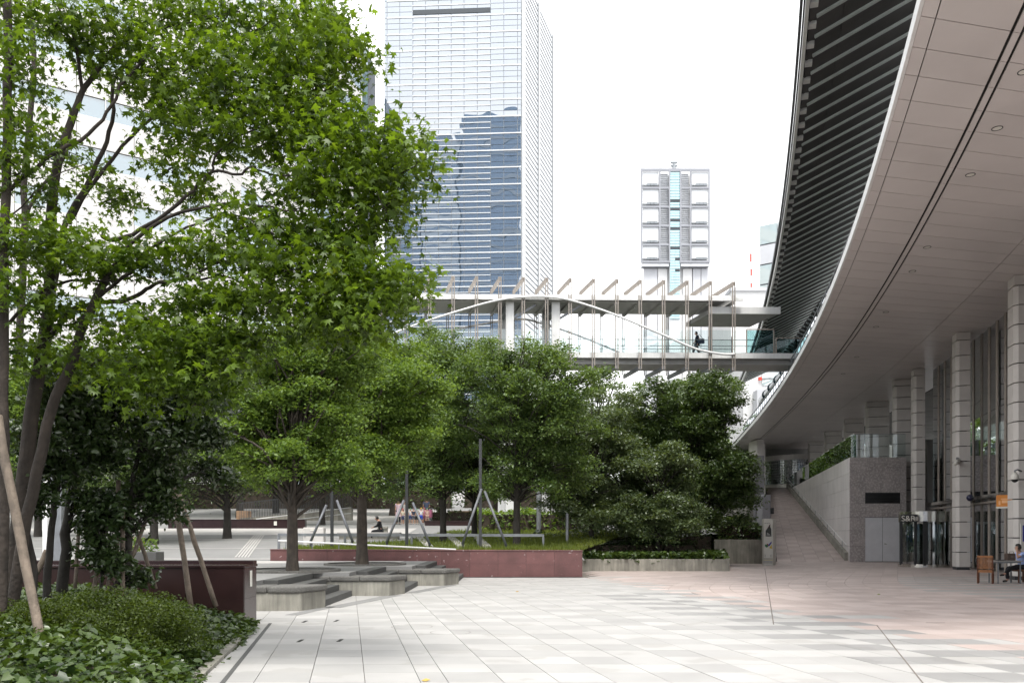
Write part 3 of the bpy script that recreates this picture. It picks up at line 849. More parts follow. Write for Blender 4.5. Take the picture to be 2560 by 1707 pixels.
for j, (a, b) in enumerate(((dx0, (dx0 + dx1) / 2), ((dx0 + dx1) / 2, dx1))):
    dr = MB().box((a + .012, YB + .02, .03), (b - .012, YB + .05, dzt - .02)).build('door', MT['door_grey'], blk, bevel=.006)
    if j == 1:
        MB().tube([(a + .12, YB - .05, 1.1), (a + .12, YB + .02, 1.1)], .03, 10).build('handle', MT['steel_bright'], dr)
        MB().bar((a + .12, YB - .05, 1.1), (a + .22, YB - .05, 1.08), .02, .025).build('handle', MT['steel_bright'], dr)
lv = MB().box((dx0 + .02, YB + .045, lz0), (dx1 - .02, YB + .052, lz1)).build('louvre', MT['black'], blk)
for k in range(8):
    z = lz0 + (k + .5) * (lz1 - lz0) / 8
    MB().obox(((dx0 + dx1) / 2, YB + .03, z), (dx1 - dx0 - .05, .05, .02), mat=Matrix.Rotation(math.radians(-35), 3, 'X')).build('louvre_slat', MT['steel_dark'], lv)

# ---- ramp with granite side wall, kerb, handrail and glass balustrade
RB, RT_ = (16.1, 51.0), (26.6, 88.0)
RB2, RT2 = (20.5, 51.0), (28.95, 88.0)
ZR = 6.55
def rampz(Y): return max(0, (Y - 51.0) / (88.0 - 51.0)) * ZR
ramp = root('ramp', (18, 51, 0), 'long brown paved ramp climbing beside the pale granite wall', 'ramp')
MB().hexa([RB, RB2, RT2, RT_], [-.2, -.2, -.2, -.2], [-.02, -.02, ZR - .02, ZR - .02]).build('ramp_bed', MT['joint'], ramp)
NR, NC = 52, 5
rm = MB()
for r in range(NR):
    t0, t1 = r / NR, (r + 1) / NR
    for c in range(NC):
        u0, u1 = c / NC, (c + 1) / NC
        def rp(u, t):
            x0 = RB[0] + (RT_[0] - RB[0]) * t; x1 = RB2[0] + (RT2[0] - RB2[0]) * t
            return (x0 + (x1 - x0) * u, 51 + 37 * t)
        e = .00025
        q = [rp(u0 + .0018, t0 + e), rp(u1 - .0018, t0 + e), rp(u1 - .0018, t1 - e), rp(u0 + .0018, t1 - e)]
        za, zb_ = ZR * t0, ZR * t1
        m_ = (r + c) % 2 if random.random() < .8 else random.randint(0, 1)
        if r < 14:
            MB().hexa(q, [za - .02, za - .02, zb_ - .02, zb_ - .02], [za, za, zb_, zb_]).build('paving_slab', [MT['pave_pink'], MT['pave_brown']][m_], ramp)
        else:
            rm.hexa(q, [za - .02, za - .02, zb_ - .02, zb_ - .02], [za, za, zb_, zb_], m_)
tag(rm.build('upper_paving_slabs', [MT['pave_pink'], MT['pave_brown']], ramp), kind='stuff')
rw = root('ramp_wall', (24, 66, 0), 'pale granite side wall of the ramp topped by a glass balustrade tinted green for mirrored trees', 'wall')
wd = Vector((RT2[0] - RB2[0], RT2[1] - RB2[1], 0)); WLn = wd.length; wd.normalize(); wn_ = Vector((wd.y, -wd.x, 0))
w0 = Vector((*RB2, 0))
MB().hexa([(w0 + wn_ * .04 + wd * .8)[:2], (w0 + wn_ * .5 + wd * .8)[:2], (w0 + wn_ * .5 + wd * WLn)[:2], (w0 + wn_ * .04 + wd * WLn)[:2]], 0, ZB - .01).build('core', MT['soffit_back'], rw)
cour = [0, .95, 1.9, 2.72, 3.55, 4.45, 5.4, ZB]
ncol = 12
for i in range(len(cour) - 1):
    for c in range(ncol):
        a = w0 + wd * (WLn * c / ncol + .01); b = w0 + wd * (WLn * (c + 1) / ncol - .01)
        if rampz(a.y) > cour[i + 1] - .02: continue
        MB().hexa([a[:2], (a + wn_ * .04)[:2], (b + wn_ * .04)[:2], b[:2]][::-1][::-1], cour[i] + .012, cour[i + 1]).build('stone_panel', MT['ramp_wall'], rw)
# low concrete kerb and handrail, in three stepped lengths
for k in range(3):
    t0, t1 = (0.01, .36, .68)[k], (.355, .675, .99)[k]
    A = w0 + wd * (WLn * t0) - wn_ * .02; B = w0 + wd * (WLn * t1) - wn_ * .02
    q = [(A - wn_ * .22)[:2], A[:2], B[:2], (B - wn_ * .22)[:2]]
    za, zb_ = rampz(A.y), rampz(B.y)
    MB().hexa(q, [za - .1] * 2 + [zb_ - .1] * 2, [za + .5] * 2 + [zb_ + .5] * 2).build('kerb', MT['concrete'], rw, bevel=.02)
    rp_ = MB().tube([A - wn_ * .1 + Vector((0, 0, za + .95)), B - wn_ * .1 + Vector((0, 0, zb_ + .95))], .03, 8).build('handrail', MT['white_paint'], rw, smooth=True)
    for j in range(4):
        P = A.lerp(B, (j + .5) / 4) - wn_ * .1; z = za + (zb_ - za) * (j + .5) / 4
        MB().tube([P + Vector((0, 0, z + .5)), P + Vector((0, 0, z + .93))], .015, 6).build('bracket', MT['steel_grey'], rp_)
npn = 16
t2 = Vector((.118, .993, 0)); n2 = Vector((t2.y, -t2.x, 0))          # panes turned off the wall line so that they mirror the trees
for c in range(npn):
    m_ = w0 + wd * (WLn * (c + .5) / npn) + wn_ * .24; hl = WLn / npn / 2 - .02
    a = m_ - t2 * hl; b = m_ + t2 * hl
    MB().hexa([a[:2], (a + n2 * .015)[:2], (b + n2 * .015)[:2], b[:2]], ZB - .005, ZB + 1.4).build('glass_pane', MT['glass_tree_tint'], rw)
MB().bar(w0 + wn_ * .24 + Vector((0, 0, ZB + 1.42)), w0 + wd * WLn + wn_ * .24 + Vector((0, 0, ZB + 1.42)), .05, .05).build('top_rail', MT['white_paint'], rw)
for (a, b) in ((XB0 + .14, 22.2), (22.23, XB1)):
    MB().box((a, YB + .12, ZB - .005), (b, YB + .135, ZB + 1.4)).build('glass_pane', MT['glass_clear'], blk)
MB().bar((XB0 + .2, YB + .127, ZB + 1.42), (XB1, YB + .127, ZB + 1.42), .03, .03).build('top_rail', MT['steel_grey'], blk)

# left parapet of the ramp: stepped granite pillars and concrete wall
lp = root('ramp_parapet', (15.6, 52, 0), 'stepped blue grey granite parapet on the far side of the ramp', 'wall')
for (pa_, pb_, Yc, dep, yt, m_) in ((1906, 1927, 52.0, 1.2, 1236, 'pillar_stone'), (1888, 1911, 60, 3.0, 1138, 'pillar_stone'), (1868, 1890, 60.5, 6, 1150, 'concrete'), (1893, 1909, 84, 3.0, 1098, 'ramp_wall')):
    a, b = at(pa_, yt, Yc), at(pb_, yt, Yc)
    MB().box((a.x, Yc, 0), (b.x, Yc + dep, a.z)).build('pillar', MT[m_], lp, bevel=.03)
MB().hexa([(15.75, 53.2), (16.05, 53.2), (26.5, 88), (26.2, 88)], [0, 0, 4, 4], [2.6, 2.6, 7.6, 7.6]).build('parapet', MT['concrete'], lp)
q = at(1927, 1284, 51.9); MB().box((q.x - .0, 51.9, q.z), (q.x + .19, 52.2, q.z + .37)).build('floodlight', MT['black'], lp)

# end wall and glass block drum at the head of the ramp
ew = root('end_wall', (30, 93, 0), 'dark end wall in shade behind the glass block drum', 'wall')
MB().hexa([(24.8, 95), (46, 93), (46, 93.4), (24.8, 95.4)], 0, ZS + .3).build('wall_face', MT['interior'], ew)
MB().hexa([(25.6, 89.2), (26.9, 89.2), (26.9, 91), (25.6, 91)], 0, ZS).build('pier', MT['ramp_wall'], ew)
drum = root('glass_block_drum', (32.0, 93, 6.5), 'white rounded glass block drum at the top of the ramp', 'stair drum')
cx_, cy_, rr_ = 32.0, 92.6, 4.5
MB().lathe((cx_, cy_, 0), [(rr_, ZR - .1), (rr_, ZR + .45)], 60).build('base_ring', MT['sign_white'], drum)
MB().lathe((cx_, cy_, 0), [(rr_ + .05, 9.55), (rr_ + .05, 10.1), (0, 10.1)], 60).build('top_ring', MT['ramp_wall'], drum)
MB().lathe((cx_, cy_, 0), [(rr_ - .05, ZR), (rr_ - .05, 9.6)], 60).build('wall_core', mat('grout white', (.55, .56, .54), .6), drum)
gbm = glass_mat('glass block', (0, 0, 0), .25, .15, body=(.09, .11, .10))
bw, bhh = .27, .27
bm_ = MB().box((-.115, -.03, 0), (.115, .03, .23)).mesh('glass_block', gbm)
for j in range(11):
    for i in range(62):
        t = i / 104 * 2 * math.pi + math.pi * .62
        if -math.cos(t) * .4 - math.sin(t) * 1 < -0.6 and i % 1 == 0: pass
        if not (math.pi * .80 < t < math.pi * 1.62): continue
        place('glass_block', bm_, drum, (cx_ + rr_ * math.cos(t), cy_ + rr_ * math.sin(t), ZR + .5 + j * .275), (0, 0, t + math.pi / 2))
# ================================================================= FOOTBRIDGE
br = root('footbridge', (5, 54, 0), 'white steel footbridge with post frames, glass sides and curved tubes high over the trees', 'footbridge')
YBR = 54.0
AX = Vector((1, 0.022, 0)).normalized()
def bp(px, py, back=0.0):
    """point on the bridge's front plane seen at a pixel (the plane runs along AX)"""
    Y = YBR
    for _ in range(3):
        X = (px - 1280) * Y / F; Y = YBR + (X - 5) * 0.022
    return Vector((X, Y + back, H + (HY - py) * Y / F))
BW = 2.7; SKW = Vector((-0.62, BW, 0))
XL, XR = bp(820, 880).x, bp(2006, 890).x
def bx(x): return YBR + (x - 5) * 0.022
zd = 13.28; zr0, zr1 = 16.62, 16.98
def slab(name, x0, x1, d0, d1, z0, z1, m, parent=br):
    k0, k1 = SKW * (d0 / BW), SKW * (d1 / BW)
    q = [(x0 + k0.x, bx(x0) + k0.y), (x1 + k0.x, bx(x1) + k0.y), (x1 + k1.x, bx(x1) + k1.y), (x0 + k1.x, bx(x0) + k1.y)]
    return MB().hexa(q, z0, z1).build(name, m, parent)
slab('deck', XL, XR + .4, .1, BW - .1, zd - .32, zd, MT['bridge_grey'])
slab('deck_edge_beam', XL, XR, -.1, .09, zd - .28, zd + .06, MT['white_paint'])
slab('deck_edge_beam', XL, XR + 1, BW - .09, BW + .1, zd - .28, zd + .06, MT['white_paint'])
slab('underside_girder', XL, XR + .3, .25, BW - .25, zd - .62, zd - .33, MT['bridge_grey'])
XRr = bp(1838, 745).x
slab('roof', XL, XRr, -.25, BW + .25, zr0 + .12, zr1, MT['white_paint'])
slab('roof_edge_beam', XL, XRr + .35, -.38, -.26, zr0 + .0, zr0 + .2, MT['white_paint'])
slab('roof_edge_beam', XL, XRr + .35, BW + .26, BW + .38, zr0, zr0 + .2, MT['white_paint'])
slab('roof_lining', XL, XRr - .8, -.1, BW + .1, zr0 - .05, zr0 + .11, MT['bridge_grey'])
# end canopy slab at the building
slab('end_canopy', bp(1778, 780).x, bp(1948, 780).x, .2, BW + 1.0, 15.95, 16.25, MT['bridge_grey'])
slab('end_canopy_edge', bp(1775, 780).x, bp(1952, 780).x, .02, .19, 15.9, 16.35, MT['white_paint'])
# frames
step_px = 58.0
fx = [1830 - i * step_px for i in range(0, 17)]
for i, px in enumerate(fx):
    top = bp(px, 709 - i * 1.2); bot = bp(px, 930 - i * 1.0)
    b = top + SKW; b2 = bot + SKW
    fr_ = MB()
    for dx in (-.075, .075):
        fr_.bar((top.x + dx, top.y - .42, bot.z), (top.x + dx, top.y - .42, top.z), .06, .10)
    post = fr_.build('frame_post', MT['warm_steel'], br)
    MB().bar((top.x, top.y - .42, top.z - .12), (b.x, b.y - .2, b.z - .12), .14, .24).build('top_arm', MT['warm_steel'], br)
    MB().bar((bot.x, bot.y - .42, bot.z + .1), (b2.x, b2.y, b2.z + .1), .14, .24).build('bottom_arm', MT['steel_grey'], br)
    back = MB()
    for dx in (-.06, .06): back.bar((b.x + dx, b.y + .4, bot.z + .3), (b.x + dx, b.y + .4, zr1 - .1), .05, .09)
    back.build('frame_post', MT['warm_steel'], br)
    if XL < top.x < XRr:
        MB().bar((top.x, top.y - .3, zr0 - .12), (b.x, b.y + .3, zr0 - .12), .12, .18).build('roof_rafter', MT['bridge_grey'], br)
    for z in (zd - .1, zr0 + .1):
        MB().obox((top.x, top.y - .33, z), (.26, .12, .16)).build('clamp', MT['white_paint'], post)
# curved tubes
def arc(pts, back, r, m):
    P = [bp(px, py) + SKW * (back / BW) + Vector((0, -.5 if back == 0 else .5, 0)) for px, py in pts]
    out = []
    for i in range(len(P) - 1):
        p0, p1, p2, p3 = P[max(i - 1, 0)], P[i], P[i + 1], P[min(i + 2, len(P) - 1)]
        for k in range(6):
            t = k / 6
            out.append(0.5 * ((2 * p1) + (p2 - p0) * t + (2 * p0 - 5 * p1 + 4 * p2 - p3) * t * t + (3 * p1 - p0 - 3 * p2 + p3) * t ** 3))
    out.append(P[-1])
    MB().tube(out, r, 10).build('curved_tube', m, br, smooth=True)
arc([(900, 875), (1017, 826), (1130, 788), (1250, 755), (1344, 747), (1420, 755), (1530, 790), (1650, 840), (1735, 876), (1800, 889), (1832, 889)], 0, .07, MT['white_paint'])
arc([(940, 868), (1050, 826), (1150, 795), (1250, 775), (1330, 766), (1385, 778), (1470, 806), (1560, 842), (1640, 878)], BW, .07, MT['white_paint'])
# pylons
for i, px in enumerate((1277, 1392)):
    p = bp(px, 750)
    for bk in (0.25, BW - .1):
        q = p + SKW * (bk / BW)
        py_ = MB().box((q.x - .27, q.y - .27, .8), (q.x + .27, q.y + .27, zr0 + .05)).build('pylon', MT['white_paint'], br, bevel=.05)
    k0, k1 = p + SKW * (.3 / BW), p + SKW * ((BW - .3) / BW)
    MB().bar((k0.x, k0.y, zr0 - .35), (k1.x, k1.y, zr0 - .35), .5, .5).build('cross_beam', MT['steel_grey'], br)
    MB().bar((p.x + .2, p.y + .4, zr0 - 1.0), (p.x + 1.6, p.y + .4, zr0 - .15), .14, .14).build('brace', MT['steel_grey'], br)
# glass sides with rails, one pane per frame bay
for side in (0, 1):
    for i in range(18):
        xa = bp(1888 - i * step_px, 850).x; xb = xa + (bp(1830, 850).x - bp(1830 - step_px, 850).x)
        if i == 0 and side == 1: continue
        o_ = SKW * side + Vector((0, .02, 0))
        q = [(xa + .04 + o_.x, bx(xa) + o_.y), (xb - .04 + o_.x, bx(xb) + o_.y), (xb - .04 + o_.x, bx(xb) + o_.y + .015), (xa + .04 + o_.x, bx(xa) + o_.y + .015)]
        tl = 1.55
        MB().hexa(q, zd + .08, zd + tl).build('glass_pane', MT['glass_clear'], br)
        MB().bar((xa + o_.x, bx(xa) + o_.y + .06, zd), (xa + o_.x, bx(xa) + o_.y + .06, zd + 1.15), .05, .06).build('rail_post', MT['steel_grey'], br)
    o_ = SKW * side + Vector((0, .1, 0))
    for z in (zd + .95, zd + .55, zd + .1):
        MB().tube([(XL + o_.x, bx(XL) + o_.y, z), (bp(1890, 850).x + o_.x, bx(13) + .1 + o_.y, z)], .022, 6).build('rail', MT['steel_grey'], br)
# tinted screens at the building end
for (pa_, pb_, zt, m_) in ((1866, 1934, 1.55, 'glass_teal'), (1940, 1990, 1.0, 'glass_teal'), (1990, 2035, 1.0, 'glass_teal')):
    a, b = bp(pa_, 880), bp(pb_, 880)
    MB().hexa([(a.x, a.y), (b.x, b.y), (b.x, b.y + .015), (a.x, a.y + .015)], zd + .08, zd + zt).build('end_screen', MT[m_], br)
    for q in (a, b): MB().bar((q.x, q.y - .03, zd), (q.x, q.y - .03, zd + zt + .03), .07, .07).build('screen_post', MT['warm_steel'], br)
    MB().bar((a.x, a.y - .03, zd + zt + .05), (b.x, b.y - .03, zd + zt + .05), .06, .06).build('screen_rail', MT['warm_steel'], br)
# ================================================================= CITY BEHIND
TG = glass_mat('tower glass', (0, 0, 0), 0.35, 0.0, wave=0.14, wscale=0.13, body=(0.07, 0.105, 0.15))
T_WHITE = mat('white aluminium', (0.66, 0.68, 0.70), 0.4, 0.04, .05)
T_GREY = mat('grey mullion', (0.22, 0.24, 0.26), 0.5, 0.05, .05)
T_DARK = mat('dark slot', (0.035, 0.045, 0.055), 0.4, 0.1, .1)
T_CYAN = glass_mat('cyan stair glass', (0, 0, 0), 0.30, 0.05, body=(0.16, 0.42, 0.46))
T_LAT = mat('grey lattice cladding', (0.52, 0.53, 0.56), 0.7, 0.06, .2)
T_FRAME = mat('blue grey frame', (0.26, 0.27, 0.30), 0.6, 0.06, .2)
T_PALE = mat('pale panel', (0.70, 0.70, 0.70), 0.6, 0.03, .1, rand=.02)

# ---- tall glass tower
YT = 200.0
C0 = Vector(((1303 - 1280) * YT / F, YT, 0))
YLf = YT * 1.0094; CLf = Vector(((961 - 1280) * YLf / F, YLf, 0))
YRt = YT / 0.872; CRt = Vector(((1383 - 1280) * YRt / F, YRt, 0))
TH = H + (HY - 91) * YRt / F
tw = root('glass_tower', C0, 'tall mirrored glass tower with white sunshade bars and a striped side', 'tower')
far = CLf + (CRt - C0)
MB().hexa([(C0.x - .2, C0.y + .6), (CRt.x - .2, CRt.y), (far.x, far.y), (CLf.x + .2, CLf.y + .6)], 0, TH - .5).build('core', T_DARK, tw)
fd = (CLf - C0); FL = fd.length; fd.normalize(); fn = Vector((fd.y, -fd.x, 0));
if fn.y > 0: fn = -fn
xs_px = [961, 968, 1000, 1033, 1065, 1097, 1129, 1161, 1194, 1227, 1260, 1294, 1303]
us = [(1303 - x) / (1303 - 961) * FL for x in xs_px][::-1]
fh = 14.15 * YT / F                                            # pane height in metres
nrow = int(TH / fh)
inst_left = 295
stuffp = MB()
pane_cache = {}
for r in range(nrow - 1, -1, -1):
    z0 = r * fh
    for c in range(len(us) - 1):
        u0, u1 = us[c], us[c + 1]
        py_top = HY - (z0 + fh - H) * F / YT
        a = C0 + fd * (u0 + .06) + fn * .15; b = C0 + fd * (u1 - .06) + fn * .15
        q = [(a.x, a.y, z0 + .05), (b.x, b.y, z0 + .05), (b.x, b.y, z0 + fh - .05), (a.x, a.y, z0 + fh - .05)]
        if -20 < py_top < 760 and inst_left > 0 and u1 - u0 > 1.5:
            inst_left -= 1
            key = round(u1 - u0, 2)
            if key not in pane_cache:
                w = u1 - u0 - .12
                pm = MB(); pm.add([(0, 0, .05), (fd.x * w, fd.y * w, .05), (fd.x * w, fd.y * w, fh - .05), (0, 0, fh - .05)], [(3, 2, 1, 0)])
                pane_cache[key] = pm.mesh('pane', TG)
            o = place('pane', pane_cache[key], tw, (a.x, a.y, z0))
            o.rotation_euler = (random.gauss(0, .0012), 0, random.gauss(0, .0015))
        else:
            stuffp.add(q, [(3, 2, 1, 0)])
tag(stuffp.build('lower_panes', TG, tw), kind='stuff')
back_ = MB().hexa([(C0 + fn * .05)[:2], (CLf + fn * .05)[:2], (CLf - fn * .3)[:2], (C0 - fn * .3)[:2]], 0, TH).build('mullion_wall', T_GREY, tw)
for r in range(nrow):                                         # white sunshade bars over the middle bays
    z0 = r * fh
    py_ = HY - (z0 - H) * F / YT
    if py_ < -40: continue
    third = r % 3 == 0
    u0, u1 = us[3], us[9] + .1
    if third: u0, u1 = us[0], us[11]
    if py_ < 40 and not third: pass
    a = C0 + fd * u0 + fn * .25; b = C0 + fd * u1 + fn * .25
    MB().bar((a.x, a.y, z0), (b.x, b.y, z0), .07, .17 if not third else .26).build('sunshade_bar', T_WHITE, tw)
zb = H + (HY - 24) * YT / F
a = C0 + fd * us[3] + fn * .2; b = C0 + fd * us[9] + fn * .2
MB().bar((a.x, a.y, zb), (b.x, b.y, zb), .2, 1.1).build('dark_vent_band', T_DARK, tw)
# striped side
sd = (CRt - C0); SLn = sd.length; sd.normalize(); sn = Vector((sd.y, -sd.x, 0))
MB().hexa([(C0 + sn * .0)[:2], (CRt + sn * .0)[:2], (CRt - sn * .4)[:2], (C0 - sn * .4)[:2]], 0, TH).build('side_wall', T_WHITE, tw)
for r in range(nrow):
    z0 = r * fh
    py_ = HY - (z0 - H) * F / YT
    if py_ < -260 or py_ > 800: continue
    for (u0, u1) in ((.12, .48), (.55, .95)):
        a = C0 + sd * SLn * u0 - sn * .06; b = C0 + sd * SLn * u1 - sn * .06
        MB().bar((a.x, a.y, z0), (b.x, b.y, z0), .25, .26).build('window_strip', T_DARK, tw)
for u in (.02, .5, .98):
    a = C0 + sd * SLn * u + sn * .3
    MB().bar((a.x, a.y, 0), (a.x, a.y, TH + .2), .4, .7).build('side_rib', T_WHITE, tw)

# ---- buildings that stand behind the viewer and show in the tower's glass
def mirror_block(name, label, x0, x1, y0, y1, h_, wall, band, fh_, bw_):
    r = root(name, ((x0 + x1) / 2, y1, 0), label, 'tower')
    MB().box((x0, y0, 0), (x1, y1, h_)).build('wall', wall, r)
    n = int(h_ / fh_)
    for k in range(n):
        z = (k + .5) * fh_
        MB().box((x0 - .3, y1, z), (x1 + .3, y1 + .35, z + fh_ * bw_)).build('window_band', band, r)
    return r
RB_ = glass_mat('opposite tower glass', (0, 0, 0), .14, body=(.055, .125, .24))
RW_ = mat('opposite tower wall', (.30, .33, .37), .6, .1, .05)
RW2 = mat('opposite pale wall', (.50, .56, .62), .6, .1, .05)
mirror_block('opposite_tower', 'dark blue tower mirrored in the right part of the glass tower', -76, -34, -185, -160, 283, RB_, RW_, 9.0, .18)
mirror_block('opposite_tower', 'pale curved tower mirrored in the middle of the glass tower', -103, -78, -185, -162, 270, RW2, RB_, 6.0, .35)
mirror_block('opposite_tower', 'lower blue tower mirrored in the left part of the glass tower', -142, -105, -190, -164, 250, RB_, RW2, 7.5, .3)

# ---- white tower with boxed panels
YW = 380.0
def wp(px, py, d=0.0): 
    v = at(px, py, YW); return Vector((v.x, v.y + d, v.z))
wt = root('white_tower', (wp(1686, 700).x, YW, 0), 'white boxed tower with a cyan glass stair strip and roof antenna', 'tower')
xa, xb = wp(1601, 500).x, wp(1770, 500).x
MB().hexa([(wp(1609, 0).x, YW + 1), (wp(1771, 0).x, YW + 1), (wp(1771, 0).x * 1.08, YW + 30), (wp(1609, 0).x * 1.08, YW + 30)], 0, wp(0, 436).z).build('body', T_PALE, wt)
rows_py = [433, 476, 523, 570, 617, 659]
for i in range(5):
    t, b = rows_py[i], rows_py[i + 1]
    for (p0, p1, kind) in ((1603, 1646, 'w'), (1648, 1670, 'l'), (1699, 1722, 'l'), (1725, 1769, 'w')):
        a, c = wp(p0, b), wp(p1, t)
        if kind == 'w':
            pn = MB().box((a.x + .3, YW - 2.2, a.z + 1.6), (c.x - .3, YW + .9, c.z - .5)).build('white_panel', T_WHITE, wt)
            for k in range(3):
                u = a.x + 2.2 + k * (c.x - a.x - 3.2) / 3
                MB().box((u, YW - 2.6, a.z + 1.1), (u + 1.7, YW - 2.2, a.z + 2.1)).build('vent', T_GREY, pn)
        else:
            MB().box((a.x, YW + .2, a.z), (c.x, YW + .9, c.z)).build('lattice_panel', T_LAT, wt)
            for k in range(9):
                z = a.z + (c.z - a.z) * (k + .5) / 9
                MB().box((a.x, YW - .1, z - .09), (c.x, YW + .19, z + .09)).build('lattice_bar', T_WHITE, wt)
    MB().box((xa, YW - 2.8, wp(0, b).z - .45), (wp(1671, 0).x, YW - 2.25, wp(0, b).z + .45)).build('floor_beam', T_FRAME, wt)
    MB().box((wp(1698, 0).x, YW - 2.8, wp(0, b).z - .45), (xb, YW - 2.25, wp(0, b).z + .45)).build('floor_beam', T_FRAME, wt)
MB().box((xa, YW - 2.8, wp(0, 433).z - .4), (xb, YW - 2.25, wp(0, 428).z)).build('floor_beam', T_FRAME, wt)
for px in (1601.5, 1647, 1671, 1698.5, 1723.5, 1769.5):
    v = wp(px, 0); MB().box((v.x - .35, YW - 2.85, wp(0, 662).z), (v.x + .35, YW - 2.3, wp(0, 428).z)).build('frame_post', T_FRAME, wt)
for k in range(54):
    z0 = wp(0, 428 + (k + 1) * 6.9).z; z1 = wp(0, 428 + k * 6.9).z
    for (p0, p1) in ((1673, 1685), (1685.3, 1697)):
        dark = k in (11, 14, 18, 21, 28) or (k in (32, 36) and p0 > 1680)
        MB().box((wp(p0, 0).x, YW - 2.4, z0 + .1), (wp(p1, 0).x, YW - 1.9, z1 - .1)).build('stair_pane', T_DARK if dark else T_CYAN, wt)
MB().box((wp(1672, 0).x, YW - 1.9, 0), (wp(1698, 0).x, YW + 1, wp(0, 428).z)).build('stair_shaft', T_WHITE, wt)
for (p0, p1) in ((1603, 1670), (1699, 1770)):
    MB().hexa([(wp(p0, 0).x, YW - 2.5), (wp(p1, 0).x, YW - 2.5), (wp(p1, 0).x, YW + 1), (wp(p0, 0).x, YW + 1)], wp(0, 670).z, wp(0, 662).z).build('box_underside', T_LAT, wt)
for (p0, p1, m_) in ((1609, 1645, T_LAT), (1645, 1669, T_PALE), (1707, 1731, T_PALE), (1732, 1753, T_LAT), (1753, 1771, T_LAT)):
    MB().box((wp(p0, 0).x, YW - .3, 0), (wp(p1, 0).x - .3, YW + .99, wp(0, 672).z)).build('base_panel', m_, wt)
for k, (p0, p1, yt) in enumerate(((1771.5, 1774.5, 472), (1776, 1778, 498), (1780, 1782, 530), (1783.5, 1786, 545))):
    MB().box((wp(p0, 0).x, YW + 4 + k * 5, 0), (wp(p1, 0).x, YW + 8 + k * 5, wp(0, yt).z)).build('side_fin', T_LAT, wt)
v0 = wp(1685, 428)
MB().tube([(v0.x, YW, v0.z), (v0.x, YW, wp(0, 406).z)], [1.1, .5], 8).build('antenna_mast', T_GREY, wt)
for (py, hw) in ((407, 1.6), (415, 1.5), (424, 2.2)):
    z = wp(0, py).z; MB().box((v0.x - hw, YW - .6, z - .3), (v0.x + hw, YW + .6, z + .3)).build('antenna_deck', T_GREY, wt)

# ---- pale glass office on the right, low white building and a striped mast
YO = 150.0
po = root('pale_office', at(1930, 1334, YO), 'pale glass office block rising beside the canopy edge', 'building')
def op(px, py): return at(px, py, YO)
xl = op(1899, 0).x; xr = xl + 26
dirv = Vector((.81, -.586, 0))
A = Vector((xl, YO, 0)); B = A + dirv * 26
TGp = glass_mat('pale office glass', (0, 0, 0), .30, 0.02, body=(.40, .48, .48))
MB().hexa([(A.x + .1, A.y + .2), (B.x, B.y + .2), (B.x + 20, B.y + 20), (A.x * 1.14 + 1, A.y + 20)], 0, op(0, 567).z).build('core', T_FRAME, po)
zt_ = op(0, 565).z
nf = 16; fhh = zt_ / nf
nv = Vector((dirv.y, -dirv.x, 0))
for r in range(nf):
    for c in range(8):
        a = A + dirv * (c * 3.2 + .05) + nv * .1; b = A + dirv * ((c + 1) * 3.2 - .05) + nv * .1
        m_ = T_LAT if r == nf - 2 else TGp
        MB().hexa([a[:2], b[:2], (b - nv * .08)[:2], (a - nv * .08)[:2]], r * fhh + .12, (r + 1) * fhh - .12).build('pane', m_, po)
lw_ = root('low_white_building', at(1850, 1334, 125), 'low plain white building behind the end of the footbridge', 'building')
a, b = at(1560, 728, 125), at(1990, 728, 125)
MB().box((at(1828, 0, 125).x, 125, 0), (b.x, 140, a.z)).build('wall', T_PALE, lw_)
MB().box((at(1826, 0, 125).x, 124.7, a.z), (b.x, 140, a.z + .5)).build('roof_edge', T_LAT, lw_)
for k in range(4):
    z = 6 + k * 5.0
    for j in range(6):
        x = at(1836 + j * 22, 0, 125).x
        MB().box((x, 124.8, z), (x + 1.0, 124.98, z + 2.2)).build('window', TGp, lw_)
ms = root('radio_mast', at(1877, 1334, 300), 'thin red and white striped mast far beyond the footbridge', 'mast')
red = mat('signal red', (.55, .05, .03), .5)
zz = [727, 708, 690, 673, 655, 635, 616]
for k in range(6):
    a, b = at(1877 + (k < 3), zz[k], 300), at(1877, zz[k + 1], 300)
    MB().tube([(a.x, 300, a.z), (a.x, 300, b.z)], .32, 6).build('mast_section', red if k % 2 == 0 else T_WHITE, ms)
MB().tube([(a.x, 300, 0), (a.x, 300, at(0, 727, 300).z)], .5, 6).build('mast_base', T_WHITE, ms)
# grey building glimpsed under the canopy
gb_ = root('grey_building', at(1910, 1334, 110), 'grey and white building glimpsed below the footbridge end', 'building')
MB().box((at(1858, 0, 112).x, 112, 0), (at(2060, 0, 112).x, 130, at(0, 880, 112).z)).build('wall', T_PALE, gb_)
a, b = at(1893, 973, 110), at(1990, 1100, 110)
MB().box((a.x, 110, 0), (b.x, 111.9, a.z)).build('grey_bay', T_LAT, gb_)
MB().box((at(1908, 0, 109.9).x, 109.8, at(0, 1000, 110).z), (b.x - 1, 109.95, at(0, 985, 110).z)).build('window', T_DARK, gb_)
for k in range(5):
    z = at(0, 960 - k * 18, 111).z
    MB().box((at(1905, 0, 111.8).x, 111.8, z), (at(2040, 0, 111.8).x, 111.97, z + .7)).build('window', TGp, gb_)
MB().box((at(1897, 0, 111.5).x, 111.5, at(0, 950, 111.5).z), (at(1905, 0, 111.5).x, 111.8, at(0, 942, 111.5).z)).build('red_sign', red, gb_)

